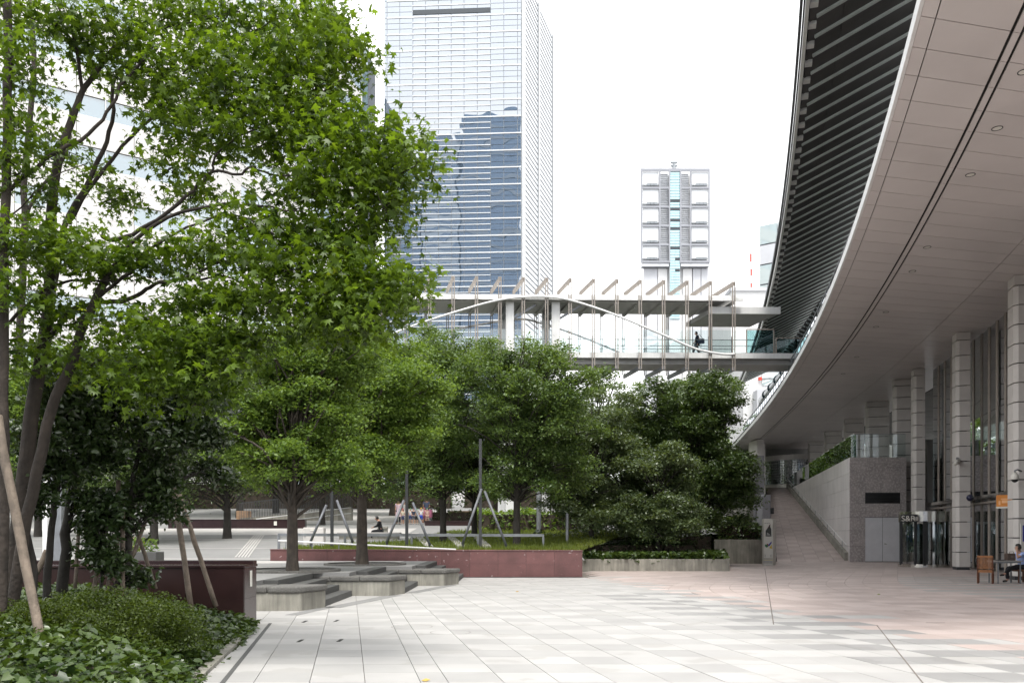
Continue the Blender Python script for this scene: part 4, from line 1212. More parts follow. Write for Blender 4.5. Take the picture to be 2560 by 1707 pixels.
# ---- white office blocks behind the maple
def slant_block(name, label, P1, d, L, h_, fh_, wfrac, segs, wall, glass, skew=True):
    """wall plane from far corner P1 back along -d, window strips cut into panels"""
    r = root(name, P1, label, 'building')
    d = Vector((*d, 0)).normalized(); n = Vector((d.y, -d.x, 0))
    P0 = P1 - d * L
    bk = n * -26
    MB().hexa([(P0 - n * .2)[:2], (P1 - n * .2)[:2], (P1 + bk)[:2], (P0 + bk)[:2]], 0, h_).build('body', wall, r)
    nf_ = int(h_ / fh_)
    for k in range(nf_):
        z0, z1 = k * fh_, k * fh_ + fh_ * (1 - wfrac)
        for (u0, u1) in [(i / segs, (i + 1) / segs) for i in range(segs)]:
            a, b = P0 + d * (L * u0 + .03), P0 + d * (L * u1 - .03)
            MB().hexa([(a - n * .18)[:2], (b - n * .18)[:2], (b + n * .05)[:2], (a + n * .05)[:2]][::-1], z0 + .02, z1).build('wall_panel', wall, r)
            rnd = random.random()
            if rnd < .72:
                MB().hexa([(a - n * .16)[:2], (b - n * .16)[:2], (b - n * .1)[:2], (a - n * .1)[:2]][::-1], z1 + .05, z0 + fh_ - .05).build('window', glass, r)
                m = (a + b) / 2
                MB().bar((m.x, m.y, z1), (m.x, m.y, z0 + fh_), .1, .14).build('window_frame', T_WHITE, r)
            else:
                MB().hexa([(a - n * .18)[:2], (b - n * .18)[:2], (b + n * .04)[:2], (a + n * .04)[:2]][::-1], z1 + .03, z0 + fh_ - .01).build('wall_panel', wall, r)
    return r
LBW = mat('pale stone cladding', (.60, .585, .57), .6, .04, .2, rand=.02)
LBG = glass_mat('office window glass', (0, 0, 0), .28, body=(.10, .17, .20))
PF = at(905, 0, 180); 
slant_block('white_office_block', 'tall white office block with slanting glass bands behind the maple top', Vector((PF.x, 180, 0)), (.297, .955), 120, at(0, 100, 180).z, 6.6, .42, 14, LBW, LBG)
MB_r = root('blue_glass_slab', at(912, 1334, 186), 'narrow blue grid glass slab on the corner of the white office block', 'building')
a, b = at(900, 120, 186), at(920, 120, 186)
MB().box((a.x, 186.2, 0), (b.x, 196, b.z)).build('core', T_DARK, MB_r)
for k in range(26):
    z0 = b.z * k / 26; z1 = b.z * (k + 1) / 26
    for j in range(2):
        MB().box((a.x + (b.x - a.x) * j / 2 + .05, 186, z0 + .1), (a.x + (b.x - a.x) * (j + 1) / 2 - .05, 186.2, z1 - .1)).build('pane', LBG, MB_r)
P2 = at(470, 0, 92)
slant_block('stone_office_block', 'pale stone office block with strip windows seen through the maple branches', Vector((P2.x, 92, 0)), (.83, .55), 60, 58, 5.2, .40, 11, LBW, LBG)
# low buildings closing the view behind the park
for (p0, p1, Yc, yt, lab) in ((-700, 520, 118, 1215, 'long low white building behind the park trees near the maple'), (560, 1180, 124, 1225, 'low pale building behind the two terrace trees'), (1190, 1840, 120, 1225, 'low pale building behind the evergreen trees and pylons')):
    r = root('park_side_building', at((p0 + p1) / 2, 1334, Yc), lab, 'building')
    a, b = at(p0, yt, Yc), at(p1, yt, Yc)
    MB().box((a.x, Yc, 0), (b.x, Yc + 12, a.z)).build('wall', LBW, r)
    n = int((b.x - a.x) / 4)
    for k in range(n):
        for z in (7.0, 11.0):
            if z + 2.2 < a.z: MB().box((a.x + k * 4 + .6, Yc - .12, z), (a.x + k * 4 + 3.4, Yc - .02, z + 2.0)).build('window', LBG, r)
# ================================================================= PLANTS
TPL = {}
TPL['quad'] = (np.array([(0, 0, 0), (.27, .45, .06), (0, 1, 0), (-.27, .45, .06)]), np.array([(0, 1, 2, 3)]))
TPL['oval'] = (np.array([(0, 0, 0), (.23, .3, .07), (.2, .68, .07), (0, 1, -.05), (-.2, .68, .07), (-.23, .3, .07)]), np.array([(0, 1, 2, 3), (0, 3, 4, 5)]))
TPL['heart'] = (np.array([(0, .12, 0), (.42, 0, .05), (.38, .5, .08), (0, 1.0, -.1), (-.38, .5, .08), (-.42, 0, .05)]), np.array([(0, 1, 2, 3), (0, 3, 4, 5)]))
_o = [(90, 1), (68, .40), (42, .95), (14, .42), (-14, .68), (-50, .28), (-90, .20), (230, .28), (194, .68), (166, .42), (138, .95), (112, .40)]
_mv = [(0, 0, 0)] + [(r * math.cos(math.radians(a)), r * math.sin(math.radians(a)), -.30 * r * r) for a, r in _o]
TPL['maple'] = (np.array(_mv) * .55 + np.array([0, .1, 0]), np.array([(0, i, i % 12 + 1) for i in range(1, 13)]))
TPL['blade'] = (np.array([(-.05, 0, 0), (.05, 0, 0), (0.03, .55, .06), (.0, 1, .22)]), np.array([(0, 1, 2, 3)]))

def leaf_cloud(C, size, tpl, up=0.8, var=0.3, spread=1.0, tang_up=None, R=rng):
    """C (n,3) leaf positions -> vertex and face arrays"""
    T, Fc = TPL[tpl]
    n = len(C)
    nrm = R.normal(size=(n, 3)) * spread; nrm[:, 2] = np.abs(nrm[:, 2]) * .6 + up
    nrm /= np.linalg.norm(nrm, axis=1)[:, None]
    t = R.normal(size=(n, 3)); t[:, 2] = t[:, 2] * .6 - .45
    if tang_up is not None: t = R.normal(size=(n, 3)) * .35; t[:, 2] = tang_up
    t -= nrm * np.sum(t * nrm, 1)[:, None]
    t /= np.linalg.norm(t, axis=1)[:, None] + 1e-9
    b = np.cross(t, nrm)
    s = size * (1 + var * R.normal(size=n)).clip(.45, 1.8)
    V = C[:, None, :] + s[:, None, None] * (b[:, None, :] * T[None, :, 0, None] + t[:, None, :] * T[None, :, 1, None] + nrm[:, None, :] * T[None, :, 2, None])
    k = len(T)
    FF = (np.arange(n) * k)[:, None, None] + Fc[None]
    return V.reshape(-1, 3), FF.reshape(-1, Fc.shape[1])

def leaf_object(name, C, size, tpl, m_, parent=None, kind=None, smooth=False, **kw):
    V, FF = leaf_cloud(C, size, tpl, **kw)
    org = np.array(WL[parent.name]) if parent is not None else np.array([C[:, 0].mean(), C[:, 1].mean(), C[:, 2].min()])
    o = place(name, np_mesh(name, V - org, FF, m_), parent, Vector(org))
    if kind: o['kind'] = kind
    return o

LM = {}
LM['maple'] = leaf_mat('maple leaf', (.008, .025, .004), (.118, .188, .022), .44, .42, .35, c3=(.27, .27, .03))
LM['fresh'] = leaf_mat('fresh green leaf', (.030, .066, .014), (.180, .265, .066), .40, .5, .3)
LM['mid'] = leaf_mat('mid green leaf', (.024, .052, .016), (.145, .215, .066), .32, .42, .4)
LM['dark'] = leaf_mat('glossy dark leaf', (.016, .032, .012), (.050, .080, .024), .18, .28, .6)
LM['ever'] = leaf_mat('evergreen leaf', (.012, .028, .010), (.105, .160, .046), .22, .34, .5)
LM['olive'] = leaf_mat('grey green leaf', (.028, .050, .022), (.140, .185, .086), .28, .38, .5)
LM['ivy'] = leaf_mat('ivy leaf', (.012, .030, .010), (.075, .115, .022), .22, .36, .5)
LM['shrub'] = leaf_mat('shrub leaf', (.018, .034, .006), (.070, .100, .014), .35, .45, .3)
LM['grass'] = leaf_mat('grass blade', (.07, .10, .018), (.17, .205, .042), .4, .5, .3)
LM['hedge'] = leaf_mat('yellow hedge leaf', (.07, .11, .012), (.18, .23, .03), .35, .45, .3)

def lobed(center, rad, k, R, lob=(.30, .46), shell=(.40, .82), low=-.75, fine=True):
    """clumps spread over the outside of a big mass, smaller ones inside it"""
    out = []
    kk = int(k * 2.8) if fine else k
    for i in range(kk):
        d = R.normal(size=3); d /= np.linalg.norm(d)
        if d[2] < low: d[2] = -d[2] * .5
        f = (R.uniform(.62, 1.03) if i % 5 < 3 else R.uniform(.15, .7)) if fine else R.uniform(*shell)
        sc_ = .62 * R.uniform(.55, 1.4) if fine else R.uniform(.7, 1.25)
        out.append((np.array(center) + d * np.array(rad) * f, R.uniform(*lob) * sc_ * (rad[0] * .5 + rad[2] * .5)))
    return out

def twigs_from(lobes, n, R, flatten=.72):
    w = np.array([l[1] ** 2 for l in lobes]); w /= w.sum()
    idx = R.choice(len(lobes), n, p=w)
    d = R.normal(size=(n, 3)); d[:, 2] += .35
    d /= np.linalg.norm(d, axis=1)[:, None]
    r = R.uniform(.45, 1.02, n) ** .6
    c = np.array([l[0] for l in lobes])[idx]; rr = np.array([l[1] for l in lobes])[idx]
    off = d * (r * rr)[:, None]; off[:, 2] *= flatten
    off += R.normal(size=off.shape) * (.16 * rr)[:, None]
    stray = R.uniform(size=n) < .05; off[stray] *= 1.45
    return c + off, idx

def spray(tw, per, R, sig=.22, zsig=.30):
    C = np.repeat(tw, per, axis=0)
    o = R.normal(size=C.shape) * sig
    o[:, 2] = o[:, 2] * zsig - np.abs(o[:, 0] * o[:, 1]) * .8
    return C + o

def limb(path, r0, r1, mb, n=7, wob=.0, R=rng):
    P = [Vector(p) for p in path]
    out = []
    for i in range(len(P) - 1):
        p0, p1, p2, p3 = P[max(i - 1, 0)], P[i], P[i + 1], P[min(i + 2, len(P) - 1)]
        for k in range(4):
            t = k / 4
            q = 0.5 * ((2 * p1) + (p2 - p0) * t + (2 * p0 - 5 * p1 + 4 * p2 - p3) * t * t + (3 * p1 - p0 - 3 * p2 + p3) * t ** 3)
            out.append(q + Vector(R.normal(size=3)) * wob)
    out.append(P[-1])
    m = len(out) - 1
    mb.tube(out, [r0 + (r1 - r0) * (i / m) for i in range(m + 1)], n, cap=True)

def tree(name, label, group, px, Y, bz, crowns, n_twig, per, ls, leaf, bark='bark', tr=.18, lobes=18, tpl='quad', seed=1, sig=.22, flat=.72, trunk_top=None, lean=0.0, rd=1.0, lob=(.30, .46), up=.8, zsig=.3, limb_r=.055, low=-.75):
    R = np.random.default_rng(seed)
    x = (px - 1280) * Y / F
    r = root(name, (x, Y, bz), label, 'tree', group)
    L_ = []
    for (cx, cy, rx, ry) in crowns:
        c = at(cx, cy, Y); m_ = Y / F
        L_ += lobed((c.x, c.y, c.z), (rx * m_, rx * m_ * rd, ry * m_), max(4, int(lobes * rx * ry / sum(q[2] * q[3] for q in crowns))), R, lob, low=low)
    top_c = at(crowns[0][0], crowns[0][1] - crowns[0][3] * .55, Y)
    tz = trunk_top if trunk_top else top_c.z
    tm = MB()
    hgt = tz - bz
    path = [(x, Y, bz - .15), (x, Y, bz + .12), (x + lean * .2, Y, bz + hgt * .25), (x + lean * .5 + R.normal() * .05, Y + R.normal() * .05, bz + hgt * .55), (top_c.x * .6 + x * .4, Y, tz)]
    P = [Vector(p) for p in path]
    pts = []
    for i in range(len(P) - 1):
        for k in range(5): pts.append(P[i].lerp(P[i + 1], k / 5))
    pts.append(P[-1])
    rad = [tr * (1.35 if i < 3 else 1.12 if i < 6 else 1.0) * (1 - .85 * max(0, (q.z - bz)) / hgt) * (1 + R.normal() * .03) for i, q in enumerate(pts)]
    tm.tube(pts, rad, 10)
    tm.build('trunk', MT[bark], r, smooth=True)
    bm_ = MB()
    for (c, rr) in L_:
        zj = bz + hgt * min(.92, max(.22, (c[2] - bz) / hgt * .62 + R.uniform(-.05, .05)))
        t = (zj - bz) / hgt
        j = Vector((x + (top_c.x * .6 + x * .4 - x) * max(0, t - .2), Y, zj))
        e = Vector(c)
        mid = j.lerp(e, .5) + Vector((R.normal() * .2, R.normal() * .2, .12 * (e - j).length))
        limb([j, mid, e], limb_r * (1 - .5 * t), .012, bm_, 6, 0.015, R)
        for k in range(2):
            d = R.normal(size=3); d /= np.linalg.norm(d); d[2] = abs(d[2]) * .6
            limb([mid.lerp(e, .6), e + Vector(d) * rr * .45, e + Vector(d) * rr * .95], .018, .006, bm_, 4, .01, R)
    bm_.build('limbs', MT[bark], r, smooth=True)
    tw, _ = twigs_from(L_, n_twig, R, flat)
    leaf_object('crown', spray(tw, per, R, sig, zsig), ls, tpl, LM[leaf], r, up=up, R=R)
    return r

# ---- the two terrace trees (fresh green, layered sprays)
tree('terrace_tree', 'fresh green tree in the round pit nearest the steps', 'terrace trees in round pits', 731, 23.6, ZT, [(740, 1000, 175, 105), (735, 1150, 180, 95), (790, 890, 160, 90), (620, 1080, 110, 100)], 2900, 26, .10, 'fresh', 'bark_grey', .17, 52, seed=11, sig=.22, zsig=.2, flat=.75, rd=.8, trunk_top=6.8, limb_r=.06, lob=(.26, .40))
tree('terrace_tree', 'fresh green tree in the round pit beside the red granite wall', 'terrace trees in round pits', 905, 28.6, ZT, [(930, 1000, 175, 125), (970, 1140, 140, 100), (880, 890, 150, 90), (860, 1130, 120, 100)], 3000, 26, .105, 'fresh', 'bark_grey', .21, 52, seed=12, sig=.24, zsig=.2, flat=.75, rd=.8, trunk_top=7.4, limb_r=.06, lob=(.26, .40))
# ---- evergreen trees behind the long red wall
tree('evergreen_tree', 'round topped evergreen with bare limbs showing under the footbridge pylons', 'evergreen trees round the lawn', 1292, 37.0, 1.1, [(1325, 925, 185, 105), (1320, 1050, 210, 130), (1310, 1180, 170, 85), (1400, 1120, 110, 110)], 3600, 24, .115, 'mid', 'bark_dark', .18, 60, seed=21, rd=.7, lob=(.20, .32), flat=.9)
tree('evergreen_tree', 'evergreen with a paler top left of the round topped one', 'evergreen trees round the lawn', 1108, 39.5, 1.25, [(1105, 930, 160, 105), (1080, 1050, 160, 120), (1080, 1180, 150, 90)], 3000, 24, .115, 'mid', 'bark_dark', .17, 48, seed=22, rd=.7, lob=(.20, .32), flat=.9)
tree('evergreen_tree', 'dense dark evergreen with a grey green flank above the concrete planter', 'evergreen trees round the lawn', 1478, 42.0, .6, [(1480, 1090, 130, 130), (1490, 1240, 150, 110), (1420, 1210, 90, 110)], 3000, 24, .115, 'olive', 'bark_dark', .16, 44, seed=23, rd=.7, lob=(.22, .34), flat=.9)
tree('evergreen_tree', 'big glossy evergreen tree nearest the ramp over the concrete planter', 'evergreen trees round the lawn', 1745, 44.0, .6, [(1700, 1030, 150, 100), (1730, 1170, 165, 125), (1770, 1010, 100, 80), (1760, 1270, 120, 70)], 4200, 24, .135, 'ever', 'bark_dark', .17, 60, tpl='oval', seed=24, rd=.7, lob=(.20, .32), flat=.9)
tree('evergreen_tree', 'short bushy evergreen standing in front of the big glossy one', 'evergreen trees round the lawn', 1645, 40.6, .6, [(1640, 1180, 105, 80), (1640, 1290, 125, 85)], 2500, 24, .115, 'olive', 'bark_dark', .1, 36, seed=25, rd=.8, lob=(.22, .34), flat=.9)
tree('evergreen_tree', 'dark shaded evergreen between the round topped tree and the planter trees', 'evergreen trees round the lawn', 1560, 47.0, .9, [(1570, 1150, 120, 150), (1560, 1290, 130, 70)], 2200, 20, .13, 'ever', 'bark_dark', .15, 30, seed=26, rd=.8)
tree('evergreen_tree', 'dark trunked evergreen behind the steel tripod mast', 'evergreen trees round the lawn', 1186, 43.0, 1.4, [(1190, 1110, 140, 120), (1170, 1200, 130, 60)], 1800, 20, .13, 'ever', 'bark_dark', .17, 26, seed=27, rd=.8)
# ---- thin trees beyond the bridge
tree('slender_tree', 'open branched tree seen below the footbridge deck behind the glossy evergreen', 'open trees under the footbridge', 1800, 66, 1.2, [(1790, 990, 95, 60), (1700, 985, 80, 45)], 700, 16, .17, 'mid', 'bark_dark', .16, 16, seed=31, lob=(.2, .32), limb_r=.09)
tree('slender_tree', 'open branched tree with dark twigs under the middle of the footbridge', 'open trees under the footbridge', 1500, 68, 2.4, [(1500, 985, 110, 70), (1470, 1060, 90, 70)], 750, 16, .17, 'mid', 'bark_dark', .16, 18, seed=32, lob=(.2, .32), limb_r=.09)
# ---- trees of the park behind
pk = [(568, 44.8, [(510, 1120, 210, 110), (430, 1030, 160, 120), (600, 1000, 130, 110), (470, 1205, 150, 60), (610, 1190, 90, 55)], 'olive', 'grey green tree with a dark trunk on the upper terrace', .22, 3600, .14, 41, terrace_z(44.8)),
      (385, 41.0, [(330, 1060, 170, 170), (330, 1215, 150, 70)], 'mid', 'leafy tree behind the ivy bed near the timber poles', .2, 2800, .14, 42, terrace_z(41)),
      (95, 46.0, [(60, 1060, 170, 190), (190, 1000, 140, 150)], 'fresh', 'bright green tree behind the leftmost maple stems', .2, 2600, .15, 43, terrace_z(46)),
      (805, 57.0, [(810, 1110, 150, 140)], 'mid', 'dark trunk tree just behind the metal cabinet', .22, 1500, .17, 44, terrace_z(57)),
      (1105, 62.0, [(1080, 1120, 150, 120)], 'mid', 'thick trunk tree beyond the children', .34, 1500, .18, 45, terrace_z(62)),
      (985, 70.0, [(960, 1110, 160, 130)], 'fresh', 'pale barked tree at the far side of the children', .4, 1500, .2, 46, terrace_z(70)),
      (1240, 72.0, [(1250, 1120, 170, 120)], 'mid', 'grey trunk tree far behind the steel mast', .32, 1500, .2, 47, terrace_z(72)),
      (1410, 66.0, [(1400, 1130, 160, 120)], 'ever', 'shaded tree far behind the white pylons', .25, 1500, .18, 48, terrace_z(66)),
      (690, 74.0, [(680, 1110, 200, 130)], 'mid', 'broad tree behind the fenced ramp', .3, 1700, .2, 49, terrace_z(74)),
      (240, 62.0, [(230, 1090, 240, 150)], 'fresh', 'broad bright tree far behind the ivy bed', .3, 2200, .18, 50, terrace_z(62)),
      (905, 82.0, [(880, 940, 230, 110)], 'fresh', 'tall pale tree far behind the terrace trees', .3, 2200, .22, 51, terrace_z(82)),
      (600, 66.0, [(600, 920, 190, 120), (470, 900, 140, 110)], 'fresh', 'tall tree behind the maple with a light green top', .3, 2600, .2, 52, terrace_z(66)),
      (1650, 80.0, [(1640, 1150, 180, 130)], 'ever', 'far tree filling the gap behind the planter trees', .3, 1500, .2, 53, terrace_z(80)),
      (460, 86.0, [(450, 1150, 240, 110)], 'mid', 'far wide tree behind the grey green terrace tree', .3, 1600, .24, 54, terrace_z(86)),
      (1600, 95.0, [(1590, 1130, 150, 130)], 'fresh', 'far bright tree added for the ramp glass to mirror, nearest the low white building', .3, 1300, .24, 56, terrace_z(95)),  # this and the next three: hidden trees added for the balustrade's reflection
      (1700, 92.0, [(1690, 1150, 110, 130)], 'mid', 'far tree added behind the big glossy evergreen for the ramp glass to mirror', .3, 1200, .24, 57, terrace_z(92)),
      (1745, 100.0, [(1740, 1165, 110, 120)], 'mid', 'far tree added beside the ramp parapet for the ramp glass to mirror', .3, 1300, .25, 58, 3.0),
      (1775, 106.0, [(1765, 1190, 95, 110)], 'fresh', 'farthest bright tree added near the head of the ramp for its glass to mirror', .3, 1100, .25, 59, 3.0),
      (20, 80.0, [(10, 1120, 200, 140)], 'mid', 'far tree at the left edge behind the maple base', .3, 1400, .24, 55, terrace_z(80))]
for (px, Y, cr, lf, lab, tr_, nt, ls, sd, bz) in pk:
    tree('park_tree', lab, 'trees of the park behind', px, Y, bz, cr, nt, 18, ls, lf, 'bark_grey' if tr_ > .3 else 'bark_dark', tr_, 30, seed=sd, rd=.7, sig=.3, lob=(.28, .42))

# ---- the big maple in the foreground
MY = 11.2
R = np.random.default_rng(77)
mroot = root('maple_tree', at(45, 1390, MY), 'large maple with several leaning stems and lobed leaves over the ivy bed', 'tree')
stems = [
    ([(8, 1640, 11.4), (28, 1480, 11.4), (55, 1250, 11.3), (78, 1044, 11.2), (110, 860, 11.1), (126, 700, 11.0), (128, 540, 11.0), (146, 400, 11.0), (187, 281, 11.1), (210, 225, 11.2), (262, 150, 11.3), (330, 60, 11.4)], .23, .03),
    ([(206, 240, 11.2), (196, 150, 11.1), (178, 80, 11.0), (140, 10, 10.9)], .05, .02),
    ([(15, 1630, 11.1), (38, 1460, 11.0), (80, 1240, 10.9), (130, 1020, 10.8), (176, 914, 10.7), (225, 780, 10.6), (268, 690, 10.6)], .16, .075),
    ([(128, 760, 11.1), (150, 620, 11.3), (173, 538, 11.4), (243, 407, 11.6), (281, 304, 11.7), (290, 190, 11.8), (384, 117, 11.9)], .085, .03),
    ([(173, 560, 11.4), (205, 500, 11.5), (309, 365, 11.7), (393, 281, 11.9), (470, 210, 12.1), (560, 130, 12.3)], .06, .02),
    ([(-30, 520, 10.6), (0, 491, 10.6), (117, 397, 10.7), (220, 337, 10.8), (281, 262, 10.8), (310, 200, 10.9), (400, 110, 11.0)], .055, .025),
    ([(268, 690, 10.6), (318, 617, 10.6), (421, 545, 10.5), (561, 510, 10.4), (680, 520, 10.2), (800, 540, 10.0)], .06, .012),
    ([(255, 589, 10.9), (290, 599, 10.8), (374, 561, 10.7), (444, 510, 10.6), (496, 463, 10.6), (533, 428, 10.6), (594, 435, 10.5), (631, 421, 10.5), (692, 440, 10.4), (800, 430, 10.3), (930, 420, 10.2)], .055, .012),
    ([(245, 740, 10.6), (330, 680, 10.5), (355, 636, 10.5), (468, 571, 10.4), (585, 538, 10.3), (720, 600, 10.1), (860, 640, 10.0)], .045, .01),
    ([(112, 860, 11.1), (130, 838, 11.0), (184, 773, 10.9), (249, 757, 10.8), (318, 750, 10.7), (367, 723, 10.6), (400, 706, 10.5), (480, 690, 10.4), (560, 655, 10.3), (700, 680, 10.1), (860, 710, 9.9)], .075, .014),
    ([(490, 700, 10.4), (560, 690, 10.3), (640, 720, 10.2), (760, 760, 10.1)], .03, .01),
    ([(533, 428, 10.6), (540, 390, 10.6), (600, 340, 10.5), (700, 300, 10.4), (850, 200, 10.3)], .03, .01),
    ([(-2, 1690, 10.2), (8, 1400, 10.2), (10, 1000, 10.2), (10, 700, 10.2), (16, 400, 10.3), (20, 150, 10.4), (20, -60, 10.5)], .12, .08),
    ([(45, 900, 11.6), (60, 650, 11.9), (62, 480, 12.0), (70, 330, 12.0), (85, 180, 12.0), (75, 0, 12.0)], .10, .05),
    ([(62, 560, 12.0), (100, 470, 12.1), (160, 400, 12.2), (175, 330, 12.3)], .05, .03),
    ([(0, 830, 10.4), (60, 770, 10.5), (130, 715, 10.6), (200, 700, 10.6), (290, 705, 10.5)], .045, .02),
    ([(10, 560, 10.3), (70, 500, 10.4), (140, 440, 10.5), (215, 410, 10.6)], .022, .008),
    ([(210, 225, 11.2), (270, 140, 11.3), (330, 95, 11.3), (460, 60, 11.3), (600, 30, 11.2)], .04, .012),
    ([(393, 281, 11.9), (500, 265, 11.9), (600, 230, 11.7), (740, 180, 11.5)], .03, .01)]
tm = MB(); lm_ = MB()
for i, (pts, r0, r1) in enumerate(stems):
    r0, r1 = r0 * .52, r1 * .62
    P = [at(*p) for p in pts]
    (limb)(P, r0, r1, tm if r0 > .058 else lm_, 10, .008 if r0 < .1 else .004, R)
tm.build('trunk', MT['bark'], mroot, smooth=True)
clumps = [  # photo px centre, radii, depth, weight
    (50, 30, 100, 60, 10.6, 1), (170, 40, 90, 55, 10.8, 1), (290, 60, 90, 60, 11.0, 1), (420, 40, 110, 55, 11.4, 1.2), (560, 50, 110, 65, 11.4, 1.3), (680, 55, 100, 55, 11.2, 1.2), (775, 60, 75, 55, 11.0, 1), (835, 35, 38, 30, 10.9, .35), (845, 110, 60, 45, 10.8, .7), (905, 125, 42, 22, 10.7, .3), (880, 150, 45, 30, 10.7, .3),
    (40, 150, 70, 70, 10.3, .8), (240, 130, 60, 50, 11.4, .5), (370, 150, 90, 60, 11.2, 1), (500, 160, 100, 60, 11.0, 1.2), (630, 160, 110, 60, 10.8, 1.3), (750, 170, 90, 55, 10.7, 1.1), (820, 190, 60, 45, 10.6, .7),
    (430, 240, 80, 50, 11.2, .9), (550, 255, 100, 55, 10.9, 1.2), (680, 260, 100, 60, 10.7, 1.3), (780, 280, 80, 55, 10.5, 1), (850, 280, 40, 35, 10.4, .4), (330, 215, 60, 40, 11.6, .5),
    (440, 330, 70, 45, 11.2, .7), (560, 345, 90, 50, 10.8, 1), (680, 350, 90, 45, 10.6, 1.1), (790, 360, 80, 45, 10.4, 1), (880, 350, 60, 40, 10.2, .8), (960, 370, 70, 40, 10.1, .9), (1020, 375, 38, 35, 10.0, .45), (1010, 430, 60, 28, 10.0, .6), (1080, 438, 30, 16, 10.0, .18),
    (50, 300, 60, 60, 10.2, .7), (50, 420, 55, 40, 10.4, .5), (170, 380, 50, 40, 11.8, .5), (30, 610, 60, 60, 10.3, .8),
    (430, 420, 60, 35, 11.0, .5), (490, 480, 55, 40, 10.9, .5), (860, 430, 90, 40, 10.2, 1), (940, 460, 60, 35, 10.1, .7), (700, 470, 70, 45, 10.5, .6), (790, 480, 80, 40, 10.3, .9), (900, 510, 70, 40, 10.1, .8), (980, 500, 30, 25, 10.0, .2), (970, 545, 35, 25, 10.0, .25), (920, 570, 45, 30, 10.0, .35),
    (630, 560, 90, 40, 10.4, .9), (750, 570, 90, 45, 10.2, 1.1), (850, 590, 60, 40, 10.1, .8), (880, 640, 50, 35, 10.0, .4),
    (90, 480, 50, 30, 10.6, .3), (270, 500, 60, 30, 11.8, .35), (300, 470, 45, 25, 11.8, .3), (200, 620, 90, 50, 10.5, .9), (120, 600, 70, 50, 10.6, .8), (260, 650, 90, 45, 10.4, .9), (350, 660, 50, 30, 10.5, .5),
    (420, 620, 70, 35, 10.5, .5), (520, 620, 80, 40, 10.4, .9), (640, 650, 90, 45, 10.2, 1.1), (760, 670, 90, 45, 10.1, 1.1), (870, 690, 70, 40, 9.9, .9), (950, 690, 70, 35, 9.8, .8), (1020, 715, 50, 30, 9.8, .55), (990, 760, 50, 35, 9.8, .55), (900, 760, 80, 45, 9.9, 1), (800, 760, 90, 45, 10.0, 1.1), (690, 750, 90, 45, 10.1, 1.1), (580, 740, 80, 45, 10.3, 1), (480, 760, 70, 45, 10.4, .9), (930, 810, 50, 30, 9.8, .5), (850, 820, 40, 25, 9.9, .35), (760, 815, 60, 30, 10.0, .5),
    (60, 740, 80, 70, 10.3, .9), (200, 800, 70, 50, 10.8, .6), (330, 810, 80, 50, 10.6, .9), (430, 850, 80, 50, 10.4, 1), (530, 860, 80, 50, 10.3, 1), (600, 830, 60, 40, 10.2, .8), (350, 910, 70, 50, 10.5, .9), (450, 940, 70, 45, 10.3, .9), (540, 950, 60, 40, 10.2, .7), (60, 880, 70, 60, 10.8, .7), (150, 900, 60, 50, 11.0, .5), (250, 900, 60, 50, 10.8, .6), (330, 990, 50, 40, 10.5, .4), (490, 1010, 40, 30, 10.3, .25), (620, 900, 40, 30, 10.2, .25)]
tws = []
for (cx, cy, rx, ry, Yd, w) in clumps:
    nn = int(43 * w)
    c = at(cx, cy, Yd); k = Yd / F
    for j in range(nn):
        d = R.normal(size=3); d /= np.linalg.norm(d); rr_ = R.uniform(0, 1) ** .45
        q = np.array([c.x + d[0] * rx * k * rr_ * 1.05, Yd + d[1] * .75 * rr_, c.z + d[2] * ry * k * rr_ * 1.0])
        tws.append(q)
    e = Vector(tws[-1]); e2 = Vector(tws[-3])
    limb([c + Vector((-.5 * rx * k, .1, -.25 * ry * k)), Vector(c), e], .014, .005, lm_, 5, .01, R)
    limb([Vector(c), e2], .008, .004, lm_, 4, .01, R)
lm_.build('limbs', MT['bark'], mroot, smooth=True)
tws = np.array(tws)
leaf_object('crown', spray(tws, 15, R, .15, .55), .102, 'maple', LM['maple'], mroot, up=.8, spread=1.1, var=.42, R=R)

# ---- ivy bed: soil mound, ivy, shrub, young dark trees and their timber poles
def bed_z(X, Y):
    e = bed_edge(Y) - X                                # metres in from the kerb
    return .03 + .42 * min(1, max(0, e / 2.2)) + .08 * math.sin(X * 1.7 + Y)
sm_ = MB(); nx, ny_ = 26, 30
gv = []
for j in range(ny_ + 1):
    Y = 3.5 + j * (15.25 - 3.5) / ny_
    for i in range(nx + 1):
        X = bed_edge(Y) - .06 - i * .42
        gv.append((X, Y, bed_z(X, Y) - .05))
gf = [(j * (nx + 1) + i, (j + 1) * (nx + 1) + i, (j + 1) * (nx + 1) + i + 1, j * (nx + 1) + i + 1) for j in range(ny_) for i in range(nx)]
sm_.add(gv, gf)
tag(sm_.build('planting_soil', MT['soil'], smooth=True), kind='structure')
kerb = MB()
for k in range(9):
    y0 = 4.0 + k * 1.25; y1 = y0 + 1.24
    kerb.hexa([(bed_edge(y0) - .07, y0), (bed_edge(y0) + .07, y0), (bed_edge(y1) + .07, y1), (bed_edge(y1) - .07, y1)], -.02, .05)
tag(kerb.build('kerb', MT['concrete']), kind='structure')

def bed_points(n, R, x0, x1, y0, y1, h0, h1, cond=None):
    out = []
    while len(out) < n:
        Y = R.uniform(y0, y1); e = R.uniform(x0, x1); X = bed_edge(Y) - e
        if cond and not cond(X, Y): continue
        out.append((X, Y, bed_z(X, Y) + R.uniform(h0, h1) * (1 - .75 * math.exp(-e * 2.0))))
    return np.array(out)
ip = bed_points(44000, R, -.12, 9.5, 7.2, 15.25, .0, .30)
tag(leaf_object('ivy', ip, .085, 'heart', LM['ivy'], None, 'stuff', up=1.1, spread=.8, R=R), 'dark glossy ivy covering the raised bed', 'ivy')
